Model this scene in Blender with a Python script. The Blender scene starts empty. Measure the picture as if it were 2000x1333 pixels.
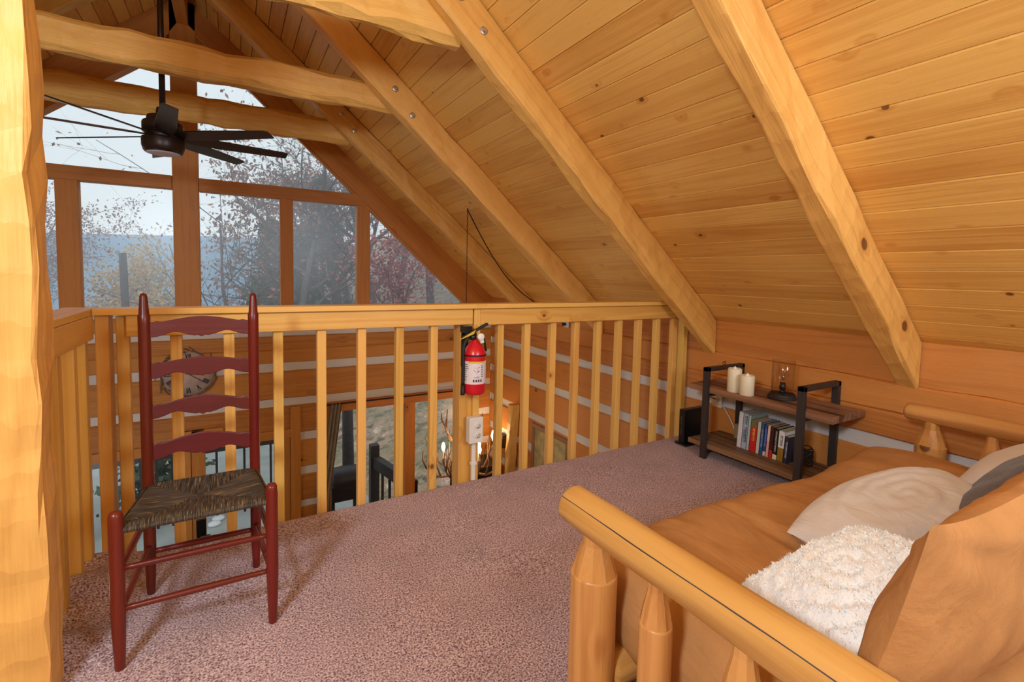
import bpy, bmesh, math, random
from mathutils import Vector, Matrix, noise

# ---------------------------------------------------------------- camera
C = bpy.context.scene
COL = C.collection
PI = math.pi
YAW, PITCH, ROLL, FPX, CY = 0.529449902, 0.0634260942, -0.0212893576, 940.202262, 597.987383
CAMZ = 1.1
fwd = Vector((math.sin(YAW)*math.cos(PITCH), math.cos(YAW)*math.cos(PITCH), -math.sin(PITCH)))
right = Vector((math.cos(YAW), -math.sin(YAW), 0))
down = fwd.cross(right)
r2 = math.cos(ROLL)*right + math.sin(ROLL)*down
d2 = -math.sin(ROLL)*right + math.cos(ROLL)*down
cam_d = bpy.data.cameras.new('camera')
cam = bpy.data.objects.new('camera', cam_d)
COL.objects.link(cam)
cam_d.sensor_fit = 'HORIZONTAL'
cam_d.sensor_width = 36.0
cam_d.lens = FPX/2000*36.0
cam_d.shift_y = -(666.5-CY)/2000
cam_d.clip_start = 0.02
cam_d.clip_end = 2000
Mx = Matrix.Identity(4)
for i in range(3):
    Mx[i][0], Mx[i][1], Mx[i][2] = r2[i], -d2[i], -fwd[i]
Mx[2][3] = CAMZ
cam.matrix_world = Mx
C.camera = cam

# ---------------------------------------------------------------- world, lights, exposure
C.view_settings.view_transform = 'Standard'
C.view_settings.look = 'None'
C.view_settings.exposure = 0.0
C.view_settings.gamma = 1.0
C.view_settings.use_curve_mapping = False
C.cycles.use_denoising = True
C.cycles.use_adaptive_sampling = True
C.cycles.adaptive_threshold = 0.035
C.cycles.max_bounces = 7
C.cycles.diffuse_bounces = 3
C.cycles.glossy_bounces = 3
C.cycles.transparent_max_bounces = 16
C.cycles.sample_clamp_indirect = 6.0

W = bpy.data.worlds.new('overcast_sky')
C.world = W
W.use_nodes = True
bg = W.node_tree.nodes['Background']
bg.inputs[0].default_value = (0.80, 0.91, 1.0, 1)
bg.inputs[1].default_value = 1.75

def area(name, loc, target, size, power, color):
    l = bpy.data.lights.new(name, 'AREA')
    l.shape = 'DISK'
    l.size = size
    l.energy = power
    l.color = color
    o = bpy.data.objects.new(name, l)
    COL.objects.link(o)
    o.location = loc
    o.rotation_euler = (Vector(target)-Vector(loc)).to_track_quat('-Z', 'Y').to_euler()
    return o

def point(name, loc, radius, power, color):
    l = bpy.data.lights.new(name, 'POINT')
    l.shadow_soft_size = radius
    l.energy = power
    l.color = color
    o = bpy.data.objects.new(name, l)
    COL.objects.link(o)
    o.location = loc
    return o

WARM = (0.755, 0.88, 1.0)
point('left_key_light', (-0.97, -0.05, 1.74), 0.16, 146, WARM)  # unseen key light, placed from the direction of the cast shadows
area('loft_fill_light', (1.45, -1.35, 1.70), (1.1, 1.6, 1.65), 0.9, 44, WARM)  # added fill behind the camera to brighten the rafter faces, no fixture there
area('gable_wall_fill', (-2.6, 3.6, 1.9), (1.2, 5.4, -0.6), 0.9, 46, WARM)  # added fill aimed at the gable wall, stands for no real lamp
point('great_room_fill', (-1.6, 3.4, -1.2), 0.3, 24, WARM)  # unseen fill point added to lift the room below

# ---------------------------------------------------------------- helpers
rnd = random.Random(7)

def V(*a):
    return Vector(a)

class MB:
    def __init__(s):
        s.v, s.f, s.m, s.s, s.g, s.p = [], [], [], [], [], []

    def piece(s, verts, faces, mat=0, o=(0, 0, 0), ax=None, smooth=False, pid=None, off=None):
        b = len(s.v)
        if pid is None:
            pid = rnd.random()
        if off is None:
            off = (rnd.uniform(0, 30), rnd.uniform(0, 30), rnd.uniform(0, 30))
        o = Vector(o)
        if ax is None:
            ax = (V(1, 0, 0), V(0, 1, 0), V(0, 0, 1))
        for q in verts:
            q = Vector(q)
            s.v.append(q)
            d = q-o
            s.g.append((d.dot(ax[0])+off[0], d.dot(ax[1])+off[1], d.dot(ax[2])+off[2]))
            s.p.append(pid)
        for f in faces:
            s.f.append([b+i for i in f])
            s.m.append(mat)
            s.s.append(smooth)

    def box(s, lo, hi, grain='x', mat=0, pid=None):
        x0, y0, z0 = lo
        x1, y1, z1 = hi
        vs = [(x0, y0, z0), (x1, y0, z0), (x1, y1, z0), (x0, y1, z0), (x0, y0, z1), (x1, y0, z1), (x1, y1, z1), (x0, y1, z1)]
        fs = [(0, 3, 2, 1), (4, 5, 6, 7), (0, 1, 5, 4), (1, 2, 6, 5), (2, 3, 7, 6), (3, 0, 4, 7)]
        ax = {'x': (V(1, 0, 0), V(0, 1, 0), V(0, 0, 1)), 'y': (V(0, 1, 0), V(1, 0, 0), V(0, 0, 1)), 'z': (V(0, 0, 1), V(1, 0, 0), V(0, 1, 0))}[grain]
        s.piece(vs, fs, mat, lo, ax, pid=pid)

    def obox(s, c, ax, half, mat=0, pid=None):
        # oriented box; grain along ax[0]
        c = Vector(c)
        a = [Vector(q).normalized() for q in ax]
        vs = []
        for k in (-1, 1):
            for i, j in ((-1, -1), (1, -1), (1, 1), (-1, 1)):
                vs.append(c+a[0]*half[0]*i+a[1]*half[1]*j+a[2]*half[2]*k)
        fs = [(0, 3, 2, 1), (4, 5, 6, 7), (0, 1, 5, 4), (1, 2, 6, 5), (2, 3, 7, 6), (3, 0, 4, 7)]
        s.piece(vs, fs, mat, c, a, pid=pid)

    def prism(s, poly, depth, mat=0, grain=None, pid=None, smooth=False):
        # poly: list of 3D points (planar, CCW seen from +depth side); extruded by vector depth
        n = len(poly)
        d = Vector(depth)
        P = [Vector(q) for q in poly]
        vs = P+[q+d for q in P]
        fs = [tuple(reversed(range(n))), tuple(range(n, 2*n))]
        for i in range(n):
            j = (i+1) % n
            fs.append((i, j, n+j, n+i))
        g = Vector(grain).normalized() if grain else (P[1]-P[0]).normalized()
        a = d.normalized()
        if abs(a.dot(g)) > 0.9:
            a = (P[1]-P[0]).normalized()
        b = g.cross(a)
        s.piece(vs, fs, mat, P[0], (g, a, b), pid=pid, smooth=smooth)

    def tube(s, pts, rad, seg=12, mat=0, caps=True, smooth=True, pid=None, jit=0.0, seed=0, dome=0.0):
        P = [Vector(q) for q in pts]
        n = len(P)
        if not hasattr(rad, '__len__'):
            rad = [rad]*n
        t0 = (P[1]-P[0]).normalized()
        up = V(0, 0, 1) if abs(t0.z) < 0.9 else V(1, 0, 0)
        a = t0.cross(up).normalized()
        vs, fs = [], []
        ln = 0
        gco = []
        for i in range(n):
            if i == 0:
                t = t0
            elif i == n-1:
                t = (P[i]-P[i-1]).normalized()
            else:
                t = ((P[i+1]-P[i]).normalized()+(P[i]-P[i-1]).normalized())
                t = t.normalized() if t.length > 1e-6 else t0
            a = (a-t*a.dot(t))
            a = a.normalized() if a.length > 1e-6 else t.orthogonal().normalized()
            b = t.cross(a)
            if i:
                ln += (P[i]-P[i-1]).length
            for k in range(seg):
                w = 2*PI*k/seg
                r = rad[i]
                if jit:
                    r *= 1+jit*noise.noise((math.cos(w)*1.3+seed*7.1, math.sin(w)*1.3+seed*3.3, ln*4+seed))
                vs.append(P[i]+a*math.cos(w)*r+b*math.sin(w)*r)
                gco.append((ln, math.cos(w)*r, math.sin(w)*r))
        for i in range(n-1):
            for k in range(seg):
                k2 = (k+1) % seg
                fs.append((i*seg+k, i*seg+k2, (i+1)*seg+k2, (i+1)*seg+k))
        if caps:
            fs.append(tuple(reversed(range(seg))))
            fs.append(tuple(range((n-1)*seg, n*seg)))
        st = len(s.v)
        s.piece(vs, fs, mat, smooth=smooth, pid=pid)
        of = (rnd.uniform(0, 30), rnd.uniform(0, 30), rnd.uniform(0, 30))
        for i, g in enumerate(gco):
            s.g[st+i] = (g[0]+of[0], g[1]+of[1], g[2]+of[2])
        if caps:
            s.s[-1] = False
            s.s[-2] = False

    def lathe(s, prof, c=(0, 0, 0), axis=(0, 0, 1), seg=24, mat=0, smooth=True, pid=None):
        ax = Vector(axis).normalized()
        a = ax.orthogonal().normalized()
        b = ax.cross(a)
        c = Vector(c)
        vs, fs = [], []
        for (r, h) in prof:
            for k in range(seg):
                w = 2*PI*k/seg
                vs.append(c+ax*h+a*math.cos(w)*r+b*math.sin(w)*r)
        n = len(prof)
        for i in range(n-1):
            for k in range(seg):
                k2 = (k+1) % seg
                fs.append((i*seg+k, i*seg+k2, (i+1)*seg+k2, (i+1)*seg+k))
        if prof[0][0] > 1e-5:
            fs.append(tuple(reversed(range(seg))))
        if prof[-1][0] > 1e-5:
            fs.append(tuple(range((n-1)*seg, n*seg)))
        s.piece(vs, fs, mat, c, (ax, a, b), smooth=smooth, pid=pid)

    def grid(s, fn, nu, nv, mat=0, smooth=True, pid=None, wrap=False, flip=False):
        vs = [fn(i/nu, j/nv) for i in range(nu+1) for j in range(nv+1)]
        fs = []
        for i in range(nu):
            for j in range(nv):
                q = (i*(nv+1)+j, (i+1)*(nv+1)+j, (i+1)*(nv+1)+j+1, i*(nv+1)+j+1)
                fs.append(tuple(reversed(q)) if flip else q)
        s.piece(vs, fs, mat, smooth=smooth, pid=pid)

    def hewn(s, stations, mat=0, amp=0.006, ch=0.012, seed=0, pid=None, g=None):
        # stations: list of (origin, widthvec, heightvec): rectangle corners origin + w*{0,1} + h*{0,1}; hewn facets
        vs, fs = [], []
        R = random.Random(seed)
        n = len(stations)
        ph = R.uniform(0, 10)
        for i, (o, w, h) in enumerate(stations):
            o, w, h = Vector(o), Vector(w), Vector(h)
            wn, hn = w.normalized(), h.normalized()
            e = 0 if i in (0, n-1) else 1
            c = ch
            ring = []
            for (u, v, du, dv) in ((0, 0, 1, 0), (1, 0, -1, 0), (1, 0, 0, 1), (1, 1, 0, -1), (1, 1, -1, 0), (0, 1, 1, 0), (0, 1, 0, -1), (0, 0, 0, 1)):
                k = (u*2+v)
                ww = (noise.noise((i*0.9+ph, k*5.3+seed, 0.3))+R.uniform(-0.35, 0.35))*amp*e
                hh = (noise.noise((i*0.9+ph, k*5.3+seed, 9.3))+R.uniform(-0.35, 0.35))*amp*e
                cc = c*(1+0.9*noise.noise((i*0.7, k*3.1+seed, 4.4))*e)
                ring.append(o+w*u+h*v+wn*(du*cc+ww)+hn*(dv*cc+hh))
            vs += ring
        for i in range(n-1):
            for k in range(8):
                k2 = (k+1) % 8
                fs.append((i*8+k, i*8+k2, (i+1)*8+k2, (i+1)*8+k))
        fs.append(tuple(reversed(range(8))))
        fs.append(tuple(range((n-1)*8, n*8)))
        o = Vector(stations[0][0])
        gg = (Vector(stations[-1][0])-o).normalized()
        w = Vector(stations[0][1])
        a = (w-gg*w.dot(gg)).normalized()
        s.piece(vs, fs, mat, o, (gg, a, gg.cross(a)), pid=pid)

    def build(s, name, mats, parent=None, bevel=0.0, origin=None, solid=None, seg=2):
        me = bpy.data.meshes.new(name)
        if origin is None:
            origin = parent_loc(parent) if parent else V(0, 0, 0)
        origin = Vector(origin)
        me.from_pydata([q-origin for q in s.v], [], s.f)
        if not isinstance(mats, (list, tuple)):
            mats = [mats]
        for m in mats:
            me.materials.append(m)
        me.polygons.foreach_set('material_index', s.m)
        me.polygons.foreach_set('use_smooth', s.s)
        a = me.attributes.new('gco', 'FLOAT_VECTOR', 'POINT')
        a.data.foreach_set('vector', [c for g in s.g for c in g])
        a = me.attributes.new('pid', 'FLOAT', 'POINT')
        a.data.foreach_set('value', s.p)
        me.update()
        o = bpy.data.objects.new(name, me)
        COL.objects.link(o)
        if parent:
            o.parent = parent
            o.location = origin-parent_loc(parent)
        else:
            o.location = origin
        if bevel:
            bv = o.modifiers.new('bevel', 'BEVEL')
            bv.width = bevel
            bv.segments = seg
            bv.limit_method = 'ANGLE'
            bv.angle_limit = 0.7
        return o

def parent_loc(p):
    q = V(0, 0, 0)
    while p:
        q += p.location
        p = p.parent
    return q

def tag(o, label, cat, group=None, kind=None):
    if label:
        o['label'] = label
    if cat:
        o['category'] = cat
    if group:
        o['group'] = group
    if kind:
        o['kind'] = kind
    return o

def struct(o):
    o['kind'] = 'structure'
    return o

def thing(name, label, cat, loc=(0, 0, 0), group=None):
    o = bpy.data.objects.new(name, None)
    COL.objects.link(o)
    o.location = loc
    o.empty_display_size = 0.05
    return tag(o, label, cat, group)

def dup(root, loc, label=None, group=None):
    def cp(o, par):
        c = o.copy()
        COL.objects.link(c)
        c.parent = par
        for ch in list(o.children):
            cp(ch, c)
        return c
    r = cp(root, None)
    r.location = loc
    if label:
        r['label'] = label
    if group:
        r['group'] = group
    return r

# ---------------------------------------------------------------- materials
def newmat(name):
    m = bpy.data.materials.new(name)
    m.use_nodes = True
    nt = m.node_tree
    return m, nt, nt.nodes, nt.links, nt.nodes['Principled BSDF']

def ramp(nodes, stops, interp='LINEAR'):
    r = nodes.new('ShaderNodeValToRGB')
    r.color_ramp.interpolation = interp
    e = r.color_ramp.elements
    e[0].position, e[0].color = stops[0][0], (*stops[0][1], 1)
    e[1].position, e[1].color = stops[-1][0], (*stops[-1][1], 1)
    for p, c in stops[1:-1]:
        x = e.new(p)
        x.color = (*c, 1)
    return r

def srgb(r, g, b):
    f = lambda c: ((c/255+0.055)/1.055)**2.4 if c > 10 else c/255/12.92
    return (f(r), f(g), f(b))

def plain(name, col, rough=0.5, metal=0.0, spec=0.5, bump=0.0, bscale=60, var=0.0):
    m, nt, N, L, b = newmat(name)
    b.inputs['Base Color'].default_value = (*col, 1)
    b.inputs['Roughness'].default_value = rough
    b.inputs['Metallic'].default_value = metal
    b.inputs['Specular IOR Level'].default_value = spec
    if bump or var:
        tc = N.new('ShaderNodeTexCoord')
        nz = N.new('ShaderNodeTexNoise')
        nz.inputs['Scale'].default_value = bscale
        nz.inputs['Detail'].default_value = 4
        L.new(tc.outputs['Object'], nz.inputs['Vector'])
        if bump:
            bp = N.new('ShaderNodeBump')
            bp.inputs['Strength'].default_value = bump
            bp.inputs['Distance'].default_value = 0.01
            L.new(nz.outputs['Fac'], bp.inputs['Height'])
            L.new(bp.outputs['Normal'], b.inputs['Normal'])
        if var:
            r = ramp(N, [(0.3, tuple(c*(1-var) for c in col)), (0.7, tuple(min(1, c*(1+var)) for c in col))])
            L.new(nz.outputs['Fac'], r.inputs['Fac'])
            L.new(r.outputs['Color'], b.inputs['Base Color'])
    return m

def wood(name, light, dark, knot=(0.12, 0.036, 0.010), rough=0.4, knots=0.62, kscale=3.2, fig=0.5, tint=0.16, bump=0.12, hew=0.0, redden=0.25, blotch=0.35):
    m, nt, N, L, b = newmat(name)
    at = N.new('ShaderNodeAttribute')
    at.attribute_name = 'gco'
    pa = N.new('ShaderNodeAttribute')
    pa.attribute_name = 'pid'
    def mp(sc):
        q = N.new('ShaderNodeMapping')
        q.inputs['Scale'].default_value = sc
        L.new(at.outputs['Vector'], q.inputs['Vector'])
        return q
    def math_(op, a, bb=None, c=None):
        q = N.new('ShaderNodeMath')
        q.operation = op
        for i, x in enumerate((a, bb, c)):
            if x is None:
                continue
            if isinstance(x, (int, float)):
                q.inputs[i].default_value = x
            else:
                L.new(x, q.inputs[i])
        return q.outputs[0]
    # knots
    mk = mp((kscale*0.95, kscale*1.25, kscale*1.25))
    vo = N.new('ShaderNodeTexVoronoi')
    vo.inputs['Scale'].default_value = 1.0
    L.new(mk.outputs[0], vo.inputs['Vector'])
    sep = N.new('ShaderNodeSeparateColor')
    L.new(vo.outputs['Color'], sep.inputs[0])
    on = math_('GREATER_THAN', sep.outputs[0], knots)
    kd = math_('SUBTRACT', 1.0, math_('DIVIDE', vo.outputs['Distance'], math_('MULTIPLY_ADD', sep.outputs[1], 0.06, 0.05)))
    kd = math_('MULTIPLY', math_('MAXIMUM', kd, 0.0), on)
    halo = math_('MULTIPLY', math_('MAXIMUM', math_('SUBTRACT', 1.0, math_('DIVIDE', vo.outputs['Distance'], 0.26)), 0.0), on)
    # growth rings
    m1 = mp((0.30, 7.0, 7.0))
    n1 = N.new('ShaderNodeTexNoise')
    n1.inputs['Scale'].default_value = 1.0
    n1.inputs['Detail'].default_value = 2.0
    n1.inputs['Distortion'].default_value = 0.4
    L.new(m1.outputs[0], n1.inputs['Vector'])
    ph = math_('ADD', math_('MULTIPLY', n1.outputs['Fac'], 14.0), math_('MULTIPLY', halo, 2.2))
    ring = math_('POWER', math_('MULTIPLY_ADD', math_('SINE', math_('MULTIPLY', ph, 3.6)), 0.5, 0.5), 1.6)
    m2 = mp((5, 170, 170))
    n2 = N.new('ShaderNodeTexNoise')
    n2.inputs['Scale'].default_value = 1.0
    n2.inputs['Detail'].default_value = 3.0
    L.new(m2.outputs[0], n2.inputs['Vector'])
    m3 = mp((1.3, 5.0, 5.0))
    n3 = N.new('ShaderNodeTexNoise')
    n3.inputs['Scale'].default_value = 1.0
    n3.inputs['Detail'].default_value = 3.0
    L.new(m3.outputs[0], n3.inputs['Vector'])
    fac = math_('ADD', math_('MULTIPLY', ring, fig*0.55), math_('MULTIPLY', math_('SUBTRACT', n2.outputs['Fac'], 0.5), 0.5))
    fac = math_('ADD', fac, math_('MULTIPLY', math_('SUBTRACT', n3.outputs['Fac'], 0.45), blotch*2.2))
    fac = math_('ADD', fac, math_('MULTIPLY', math_('SUBTRACT', pa.outputs['Fac'], 0.5), tint*3.0))
    fac = math_('ADD', fac, math_('MULTIPLY', halo, 0.45))
    mid = tuple((a+c)/2 for a, c in zip(light, dark))
    rp = ramp(N, [(0.0, light), (0.5, mid), (1.0, dark)])
    L.new(fac, rp.inputs['Fac'])
    mx = N.new('ShaderNodeMix')
    mx.data_type = 'RGBA'
    L.new(math_('MINIMUM', math_('MULTIPLY', kd, 3.2), 0.85), mx.inputs[0])
    L.new(rp.outputs['Color'], mx.inputs[6])
    mx.inputs[7].default_value = (*knot, 1)
    oi = N.new('ShaderNodeObjectInfo')
    hs = N.new('ShaderNodeHueSaturation')
    L.new(math_('MULTIPLY_ADD', oi.outputs['Random'], -0.012, 0.509), hs.inputs['Hue'])
    L.new(math_('MULTIPLY_ADD', oi.outputs['Random'], tint*0.7, 1.0-tint*0.35), hs.inputs['Value'])
    L.new(mx.outputs[2], hs.inputs['Color'])
    L.new(hs.outputs['Color'], b.inputs['Base Color'])
    L.new(math_('MULTIPLY_ADD', n2.outputs['Fac'], 0.2, rough-0.1), b.inputs['Roughness'])
    b.inputs['Specular IOR Level'].default_value = 0.4
    h = math_('ADD', math_('MULTIPLY', n2.outputs['Fac'], 0.25), math_('MULTIPLY', ring, -0.2))
    h = math_('ADD', h, math_('MULTIPLY', kd, -0.8))
    if hew:
        m4 = mp((9, 11, 11))
        n4 = N.new('ShaderNodeTexNoise')
        n4.inputs['Scale'].default_value = 1.0
        n4.inputs['Detail'].default_value = 1.0
        L.new(m4.outputs[0], n4.inputs['Vector'])
        h = math_('ADD', h, math_('MULTIPLY', n4.outputs['Fac'], hew))
        if hew > 1:   # adze strokes: shallow scallops across the grain
            sx = N.new('ShaderNodeSeparateXYZ')
            L.new(at.outputs['Vector'], sx.inputs[0])
            st_ = math_('FRACT', math_('ADD', math_('MULTIPLY', sx.outputs[0], 8.5), math_('MULTIPLY', n3.outputs['Fac'], 2.4)))
            h = math_('ADD', h, math_('MULTIPLY', math_('POWER', st_, 2.0), 1.5))
    bp = N.new('ShaderNodeBump')
    bp.inputs['Strength'].default_value = bump
    bp.inputs['Distance'].default_value = 0.02
    L.new(h, bp.inputs['Height'])
    L.new(bp.outputs['Normal'], b.inputs['Normal'])
    return m

M = {}
M['ceil'] = wood('varnished_pine_boards', srgb(242, 188, 100), srgb(194, 116, 38), knots=0.22, kscale=6.2, fig=0.35, tint=0.22, rough=0.42)
M['beam'] = wood('hewn_pine_beam', srgb(240, 184, 98), srgb(194, 118, 40), knots=0.30, kscale=2.9, fig=0.3, tint=0.12, bump=0.34, hew=1.4, rough=0.5)
M['log'] = wood('hewn_wall_log', srgb(210, 138, 68), srgb(154, 78, 28), knots=0.50, kscale=2.4, fig=0.45, tint=0.18, bump=0.2, hew=0.8, rough=0.5)
M['rail'] = wood('pine_rail', srgb(240, 184, 98), srgb(196, 122, 44), knots=0.62, kscale=4.5, fig=0.5, tint=0.14, rough=0.38)
M['frame'] = wood('window_frame_pine', srgb(208, 134, 62), srgb(158, 80, 26), knots=0.6, kscale=3.4, fig=0.3, tint=0.10, rough=0.5)
M['peeled'] = wood('peeled_log', srgb(214, 156, 88), srgb(166, 98, 42), knots=0.30, kscale=3.4, fig=0.75, tint=0.10, bump=0.14, rough=0.36)
M['shelfwood'] = wood('rustic_brown_board', srgb(150, 108, 78), srgb(70, 46, 34), knots=0.9, kscale=3, fig=0.9, tint=0.3, rough=0.5, blotch=0.7)
M['darkwood'] = plain('dark_stained_wood', srgb(46, 36, 32), 0.6, bump=0.2)
M['chink'] = plain('white_chinking', srgb(224, 222, 220), 0.9, bump=0.35, bscale=40)
M['black'] = plain('black_metal', srgb(36, 30, 29), 0.45, spec=0.4)
M['shelfmetal'] = plain('powder_coated_steel', srgb(62, 54, 52), 0.5, metal=0.3, bump=0.05, bscale=300)
M['fanbronze'] = plain('dark_bronze', srgb(48, 36, 33), 0.35, metal=0.3)
M['zinc'] = plain('zinc_bolt', srgb(200, 198, 195), 0.35, metal=0.9)
M['whiteplastic'] = plain('ivory_plastic', srgb(236, 231, 220), 0.35)
M['blackplastic'] = plain('black_plastic', srgb(20, 19, 21), 0.32)


def carpet_mat():
    m, nt, N, L, b = newmat('speckled_mauve_carpet')
    tc = N.new('ShaderNodeTexCoord')
    n = N.new('ShaderNodeTexNoise')
    n.inputs['Scale'].default_value = 175
    n.inputs['Detail'].default_value = 2.5
    n.inputs['Roughness'].default_value = 0.65
    L.new(tc.outputs['Object'], n.inputs['Vector'])
    r = ramp(N, [(0.33, srgb(88, 54, 62)), (0.42, srgb(156, 118, 124)), (0.52, srgb(204, 172, 173)), (0.66, srgb(240, 220, 218))])
    L.new(n.outputs['Fac'], r.inputs['Fac'])
    n2 = N.new('ShaderNodeTexNoise')
    n2.inputs['Scale'].default_value = 5
    n2.inputs['Detail'].default_value = 3
    L.new(tc.outputs['Object'], n2.inputs['Vector'])
    hs = N.new('ShaderNodeHueSaturation')
    mp = N.new('ShaderNodeMapRange')
    mp.inputs[1].default_value = 0.3
    mp.inputs[2].default_value = 0.7
    mp.inputs[3].default_value = 0.9
    mp.inputs[4].default_value = 1.08
    L.new(n2.outputs['Fac'], mp.inputs[0])
    L.new(mp.outputs[0], hs.inputs['Value'])
    L.new(r.outputs['Color'], hs.inputs['Color'])
    L.new(hs.outputs['Color'], b.inputs['Base Color'])
    b.inputs['Roughness'].default_value = 0.95
    b.inputs['Specular IOR Level'].default_value = 0.1
    b.inputs['Sheen Weight'].default_value = 0.15
    bp = N.new('ShaderNodeBump')
    bp.inputs['Strength'].default_value = 0.7
    bp.inputs['Distance'].default_value = 0.012
    L.new(n.outputs['Fac'], bp.inputs['Height'])
    L.new(bp.outputs['Normal'], b.inputs['Normal'])
    return m

def fabric(name, col, weave=900, rough=0.9, sheen=0.2, bump=0.15, blotch=0.1, bscale=9, wrinkle=0.0, wscale=7):
    m, nt, N, L, b = newmat(name)
    tc = N.new('ShaderNodeTexCoord')
    n2 = N.new('ShaderNodeTexNoise')
    n2.inputs['Scale'].default_value = bscale
    n2.inputs['Detail'].default_value = 5
    n2.inputs['Distortion'].default_value = 0.6
    L.new(tc.outputs['Object'], n2.inputs['Vector'])
    n = N.new('ShaderNodeTexNoise')
    n.inputs['Scale'].default_value = weave
    n.inputs['Detail'].default_value = 2
    L.new(tc.outputs['Object'], n.inputs['Vector'])
    ad = N.new('ShaderNodeMath')
    ad.operation = 'MULTIPLY_ADD'
    ad.inputs[1].default_value = 0.35
    L.new(n.outputs['Fac'], ad.inputs[0])
    L.new(n2.outputs['Fac'], ad.inputs[2])
    r = ramp(N, [(0.42, tuple(c*(1-blotch) for c in col)), (0.95, tuple(min(1, c*(1+blotch)) for c in col))])
    L.new(ad.outputs[0], r.inputs['Fac'])
    L.new(r.outputs['Color'], b.inputs['Base Color'])
    b.inputs['Roughness'].default_value = rough
    b.inputs['Specular IOR Level'].default_value = 0.15
    b.inputs['Sheen Weight'].default_value = sheen
    bp = N.new('ShaderNodeBump')
    bp.inputs['Strength'].default_value = bump
    bp.inputs['Distance'].default_value = 0.003
    L.new(n.outputs['Fac'], bp.inputs['Height'])
    if wrinkle:
        w = N.new('ShaderNodeTexNoise')
        w.inputs['Scale'].default_value = wscale
        w.inputs['Detail'].default_value = 4
        w.inputs['Distortion'].default_value = 1.6
        mp = N.new('ShaderNodeMapping')
        mp.inputs['Scale'].default_value = (1.0, 0.45, 1.0)
        L.new(tc.outputs['Object'], mp.inputs['Vector'])
        L.new(mp.outputs[0], w.inputs['Vector'])
        b2 = N.new('ShaderNodeBump')
        b2.inputs['Strength'].default_value = wrinkle
        b2.inputs['Distance'].default_value = 0.03
        L.new(w.outputs['Fac'], b2.inputs['Height'])
        L.new(b2.outputs['Normal'], bp.inputs['Normal'])
    L.new(bp.outputs['Normal'], b.inputs['Normal'])
    return m

def rush_mat():
    m, nt, N, L, b = newmat('woven_rush')
    at = N.new('ShaderNodeAttribute')
    at.attribute_name = 'gco'
    mp = N.new('ShaderNodeMapping')
    mp.inputs['Scale'].default_value = (380, 16, 16)
    L.new(at.outputs['Vector'], mp.inputs['Vector'])
    n = N.new('ShaderNodeTexNoise')
    n.inputs['Scale'].default_value = 1.0
    n.inputs['Detail'].default_value = 2
    L.new(mp.outputs[0], n.inputs['Vector'])
    r = ramp(N, [(0.36, srgb(30, 24, 20)), (0.50, srgb(70, 58, 46)), (0.62, srgb(100, 84, 62)), (0.74, srgb(186, 146, 80))])
    L.new(n.outputs['Fac'], r.inputs['Fac'])
    L.new(r.outputs['Color'], b.inputs['Base Color'])
    b.inputs['Roughness'].default_value = 0.6
    bp = N.new('ShaderNodeBump')
    bp.inputs['Strength'].default_value = 0.8
    bp.inputs['Distance'].default_value = 0.008
    L.new(n.outputs['Fac'], bp.inputs['Height'])
    L.new(bp.outputs['Normal'], b.inputs['Normal'])
    return m

def glass_mat(name, tint=(1, 1, 1), gloss=0.04, rough=0.0):
    m = bpy.data.materials.new(name)
    m.use_nodes = True
    N, L = m.node_tree.nodes, m.node_tree.links
    N.clear()
    out = N.new('ShaderNodeOutputMaterial')
    t = N.new('ShaderNodeBsdfTransparent')
    t.inputs[0].default_value = (*tint, 1)
    g = N.new('ShaderNodeBsdfGlossy')
    g.inputs['Roughness'].default_value = rough
    mx = N.new('ShaderNodeMixShader')
    lw = N.new('ShaderNodeLayerWeight')
    lw.inputs['Blend'].default_value = 0.5
    mp = N.new('ShaderNodeMath')
    mp.operation = 'MULTIPLY_ADD'
    pw = N.new('ShaderNodeMath')
    pw.operation = 'POWER'
    pw.inputs[1].default_value = 4.0
    L.new(lw.outputs['Facing'], pw.inputs[0])
    L.new(pw.outputs[0], mp.inputs[0])
    mp.inputs[1].default_value = 0.7
    mp.inputs[2].default_value = gloss
    L.new(mp.outputs[0], mx.inputs[0])
    L.new(t.outputs[0], mx.inputs[1])
    L.new(g.outputs[0], mx.inputs[2])
    L.new(mx.outputs[0], out.inputs[0])
    return m

def emit_mat(name, col, strength):
    m, nt, N, L, b = newmat(name)
    b.inputs['Base Color'].default_value = (*col, 1)
    b.inputs['Emission Color'].default_value = (*col, 1)
    b.inputs['Emission Strength'].default_value = strength
    return m

M['carpet'] = carpet_mat()
M['rush'] = rush_mat()
M['suede'] = fabric('tan_suede', srgb(190, 137, 84), weave=500, sheen=0.0, blotch=0.16, bscale=7, wrinkle=0.35, wscale=5)
M['greycloth'] = fabric('pale_grey_cotton', srgb(214, 204, 196), weave=700, blotch=0.05, wrinkle=0.25, wscale=14)
M['fur'] = fabric('white_plush', srgb(250, 248, 246), weave=160, bump=0.9, sheen=0.5, blotch=0.06, bscale=40)
M['darkcloth'] = fabric('charcoal_weave', srgb(98, 88, 84), weave=260, blotch=0.35, bscale=220, bump=0.4)
M['ivorycloth'] = fabric('ivory_cotton', srgb(226, 214, 204), weave=600, blotch=0.05)
M['curtain'] = fabric('taupe_curtain', srgb(158, 140, 116), weave=300, blotch=0.2)
def lacquer():
    m = wood('red_lacquered_wood', srgb(112, 32, 23), srgb(60, 14, 12), knots=0.95, fig=0.4, tint=0.1, rough=0.3, bump=0.05)
    return m
M['lacquer'] = lacquer()
M['slat'] = wood('red_lacquered_slat', srgb(100, 33, 33), srgb(64, 18, 19), knots=0.95, fig=0.3, tint=0.1, rough=0.38, bump=0.05)
M['glass'] = glass_mat('window_glass', (0.97, 0.98, 0.98), 0.03, 0.30)
M['lampglass'] = glass_mat('clear_glass', (0.97, 0.95, 0.92), 0.05)
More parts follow.
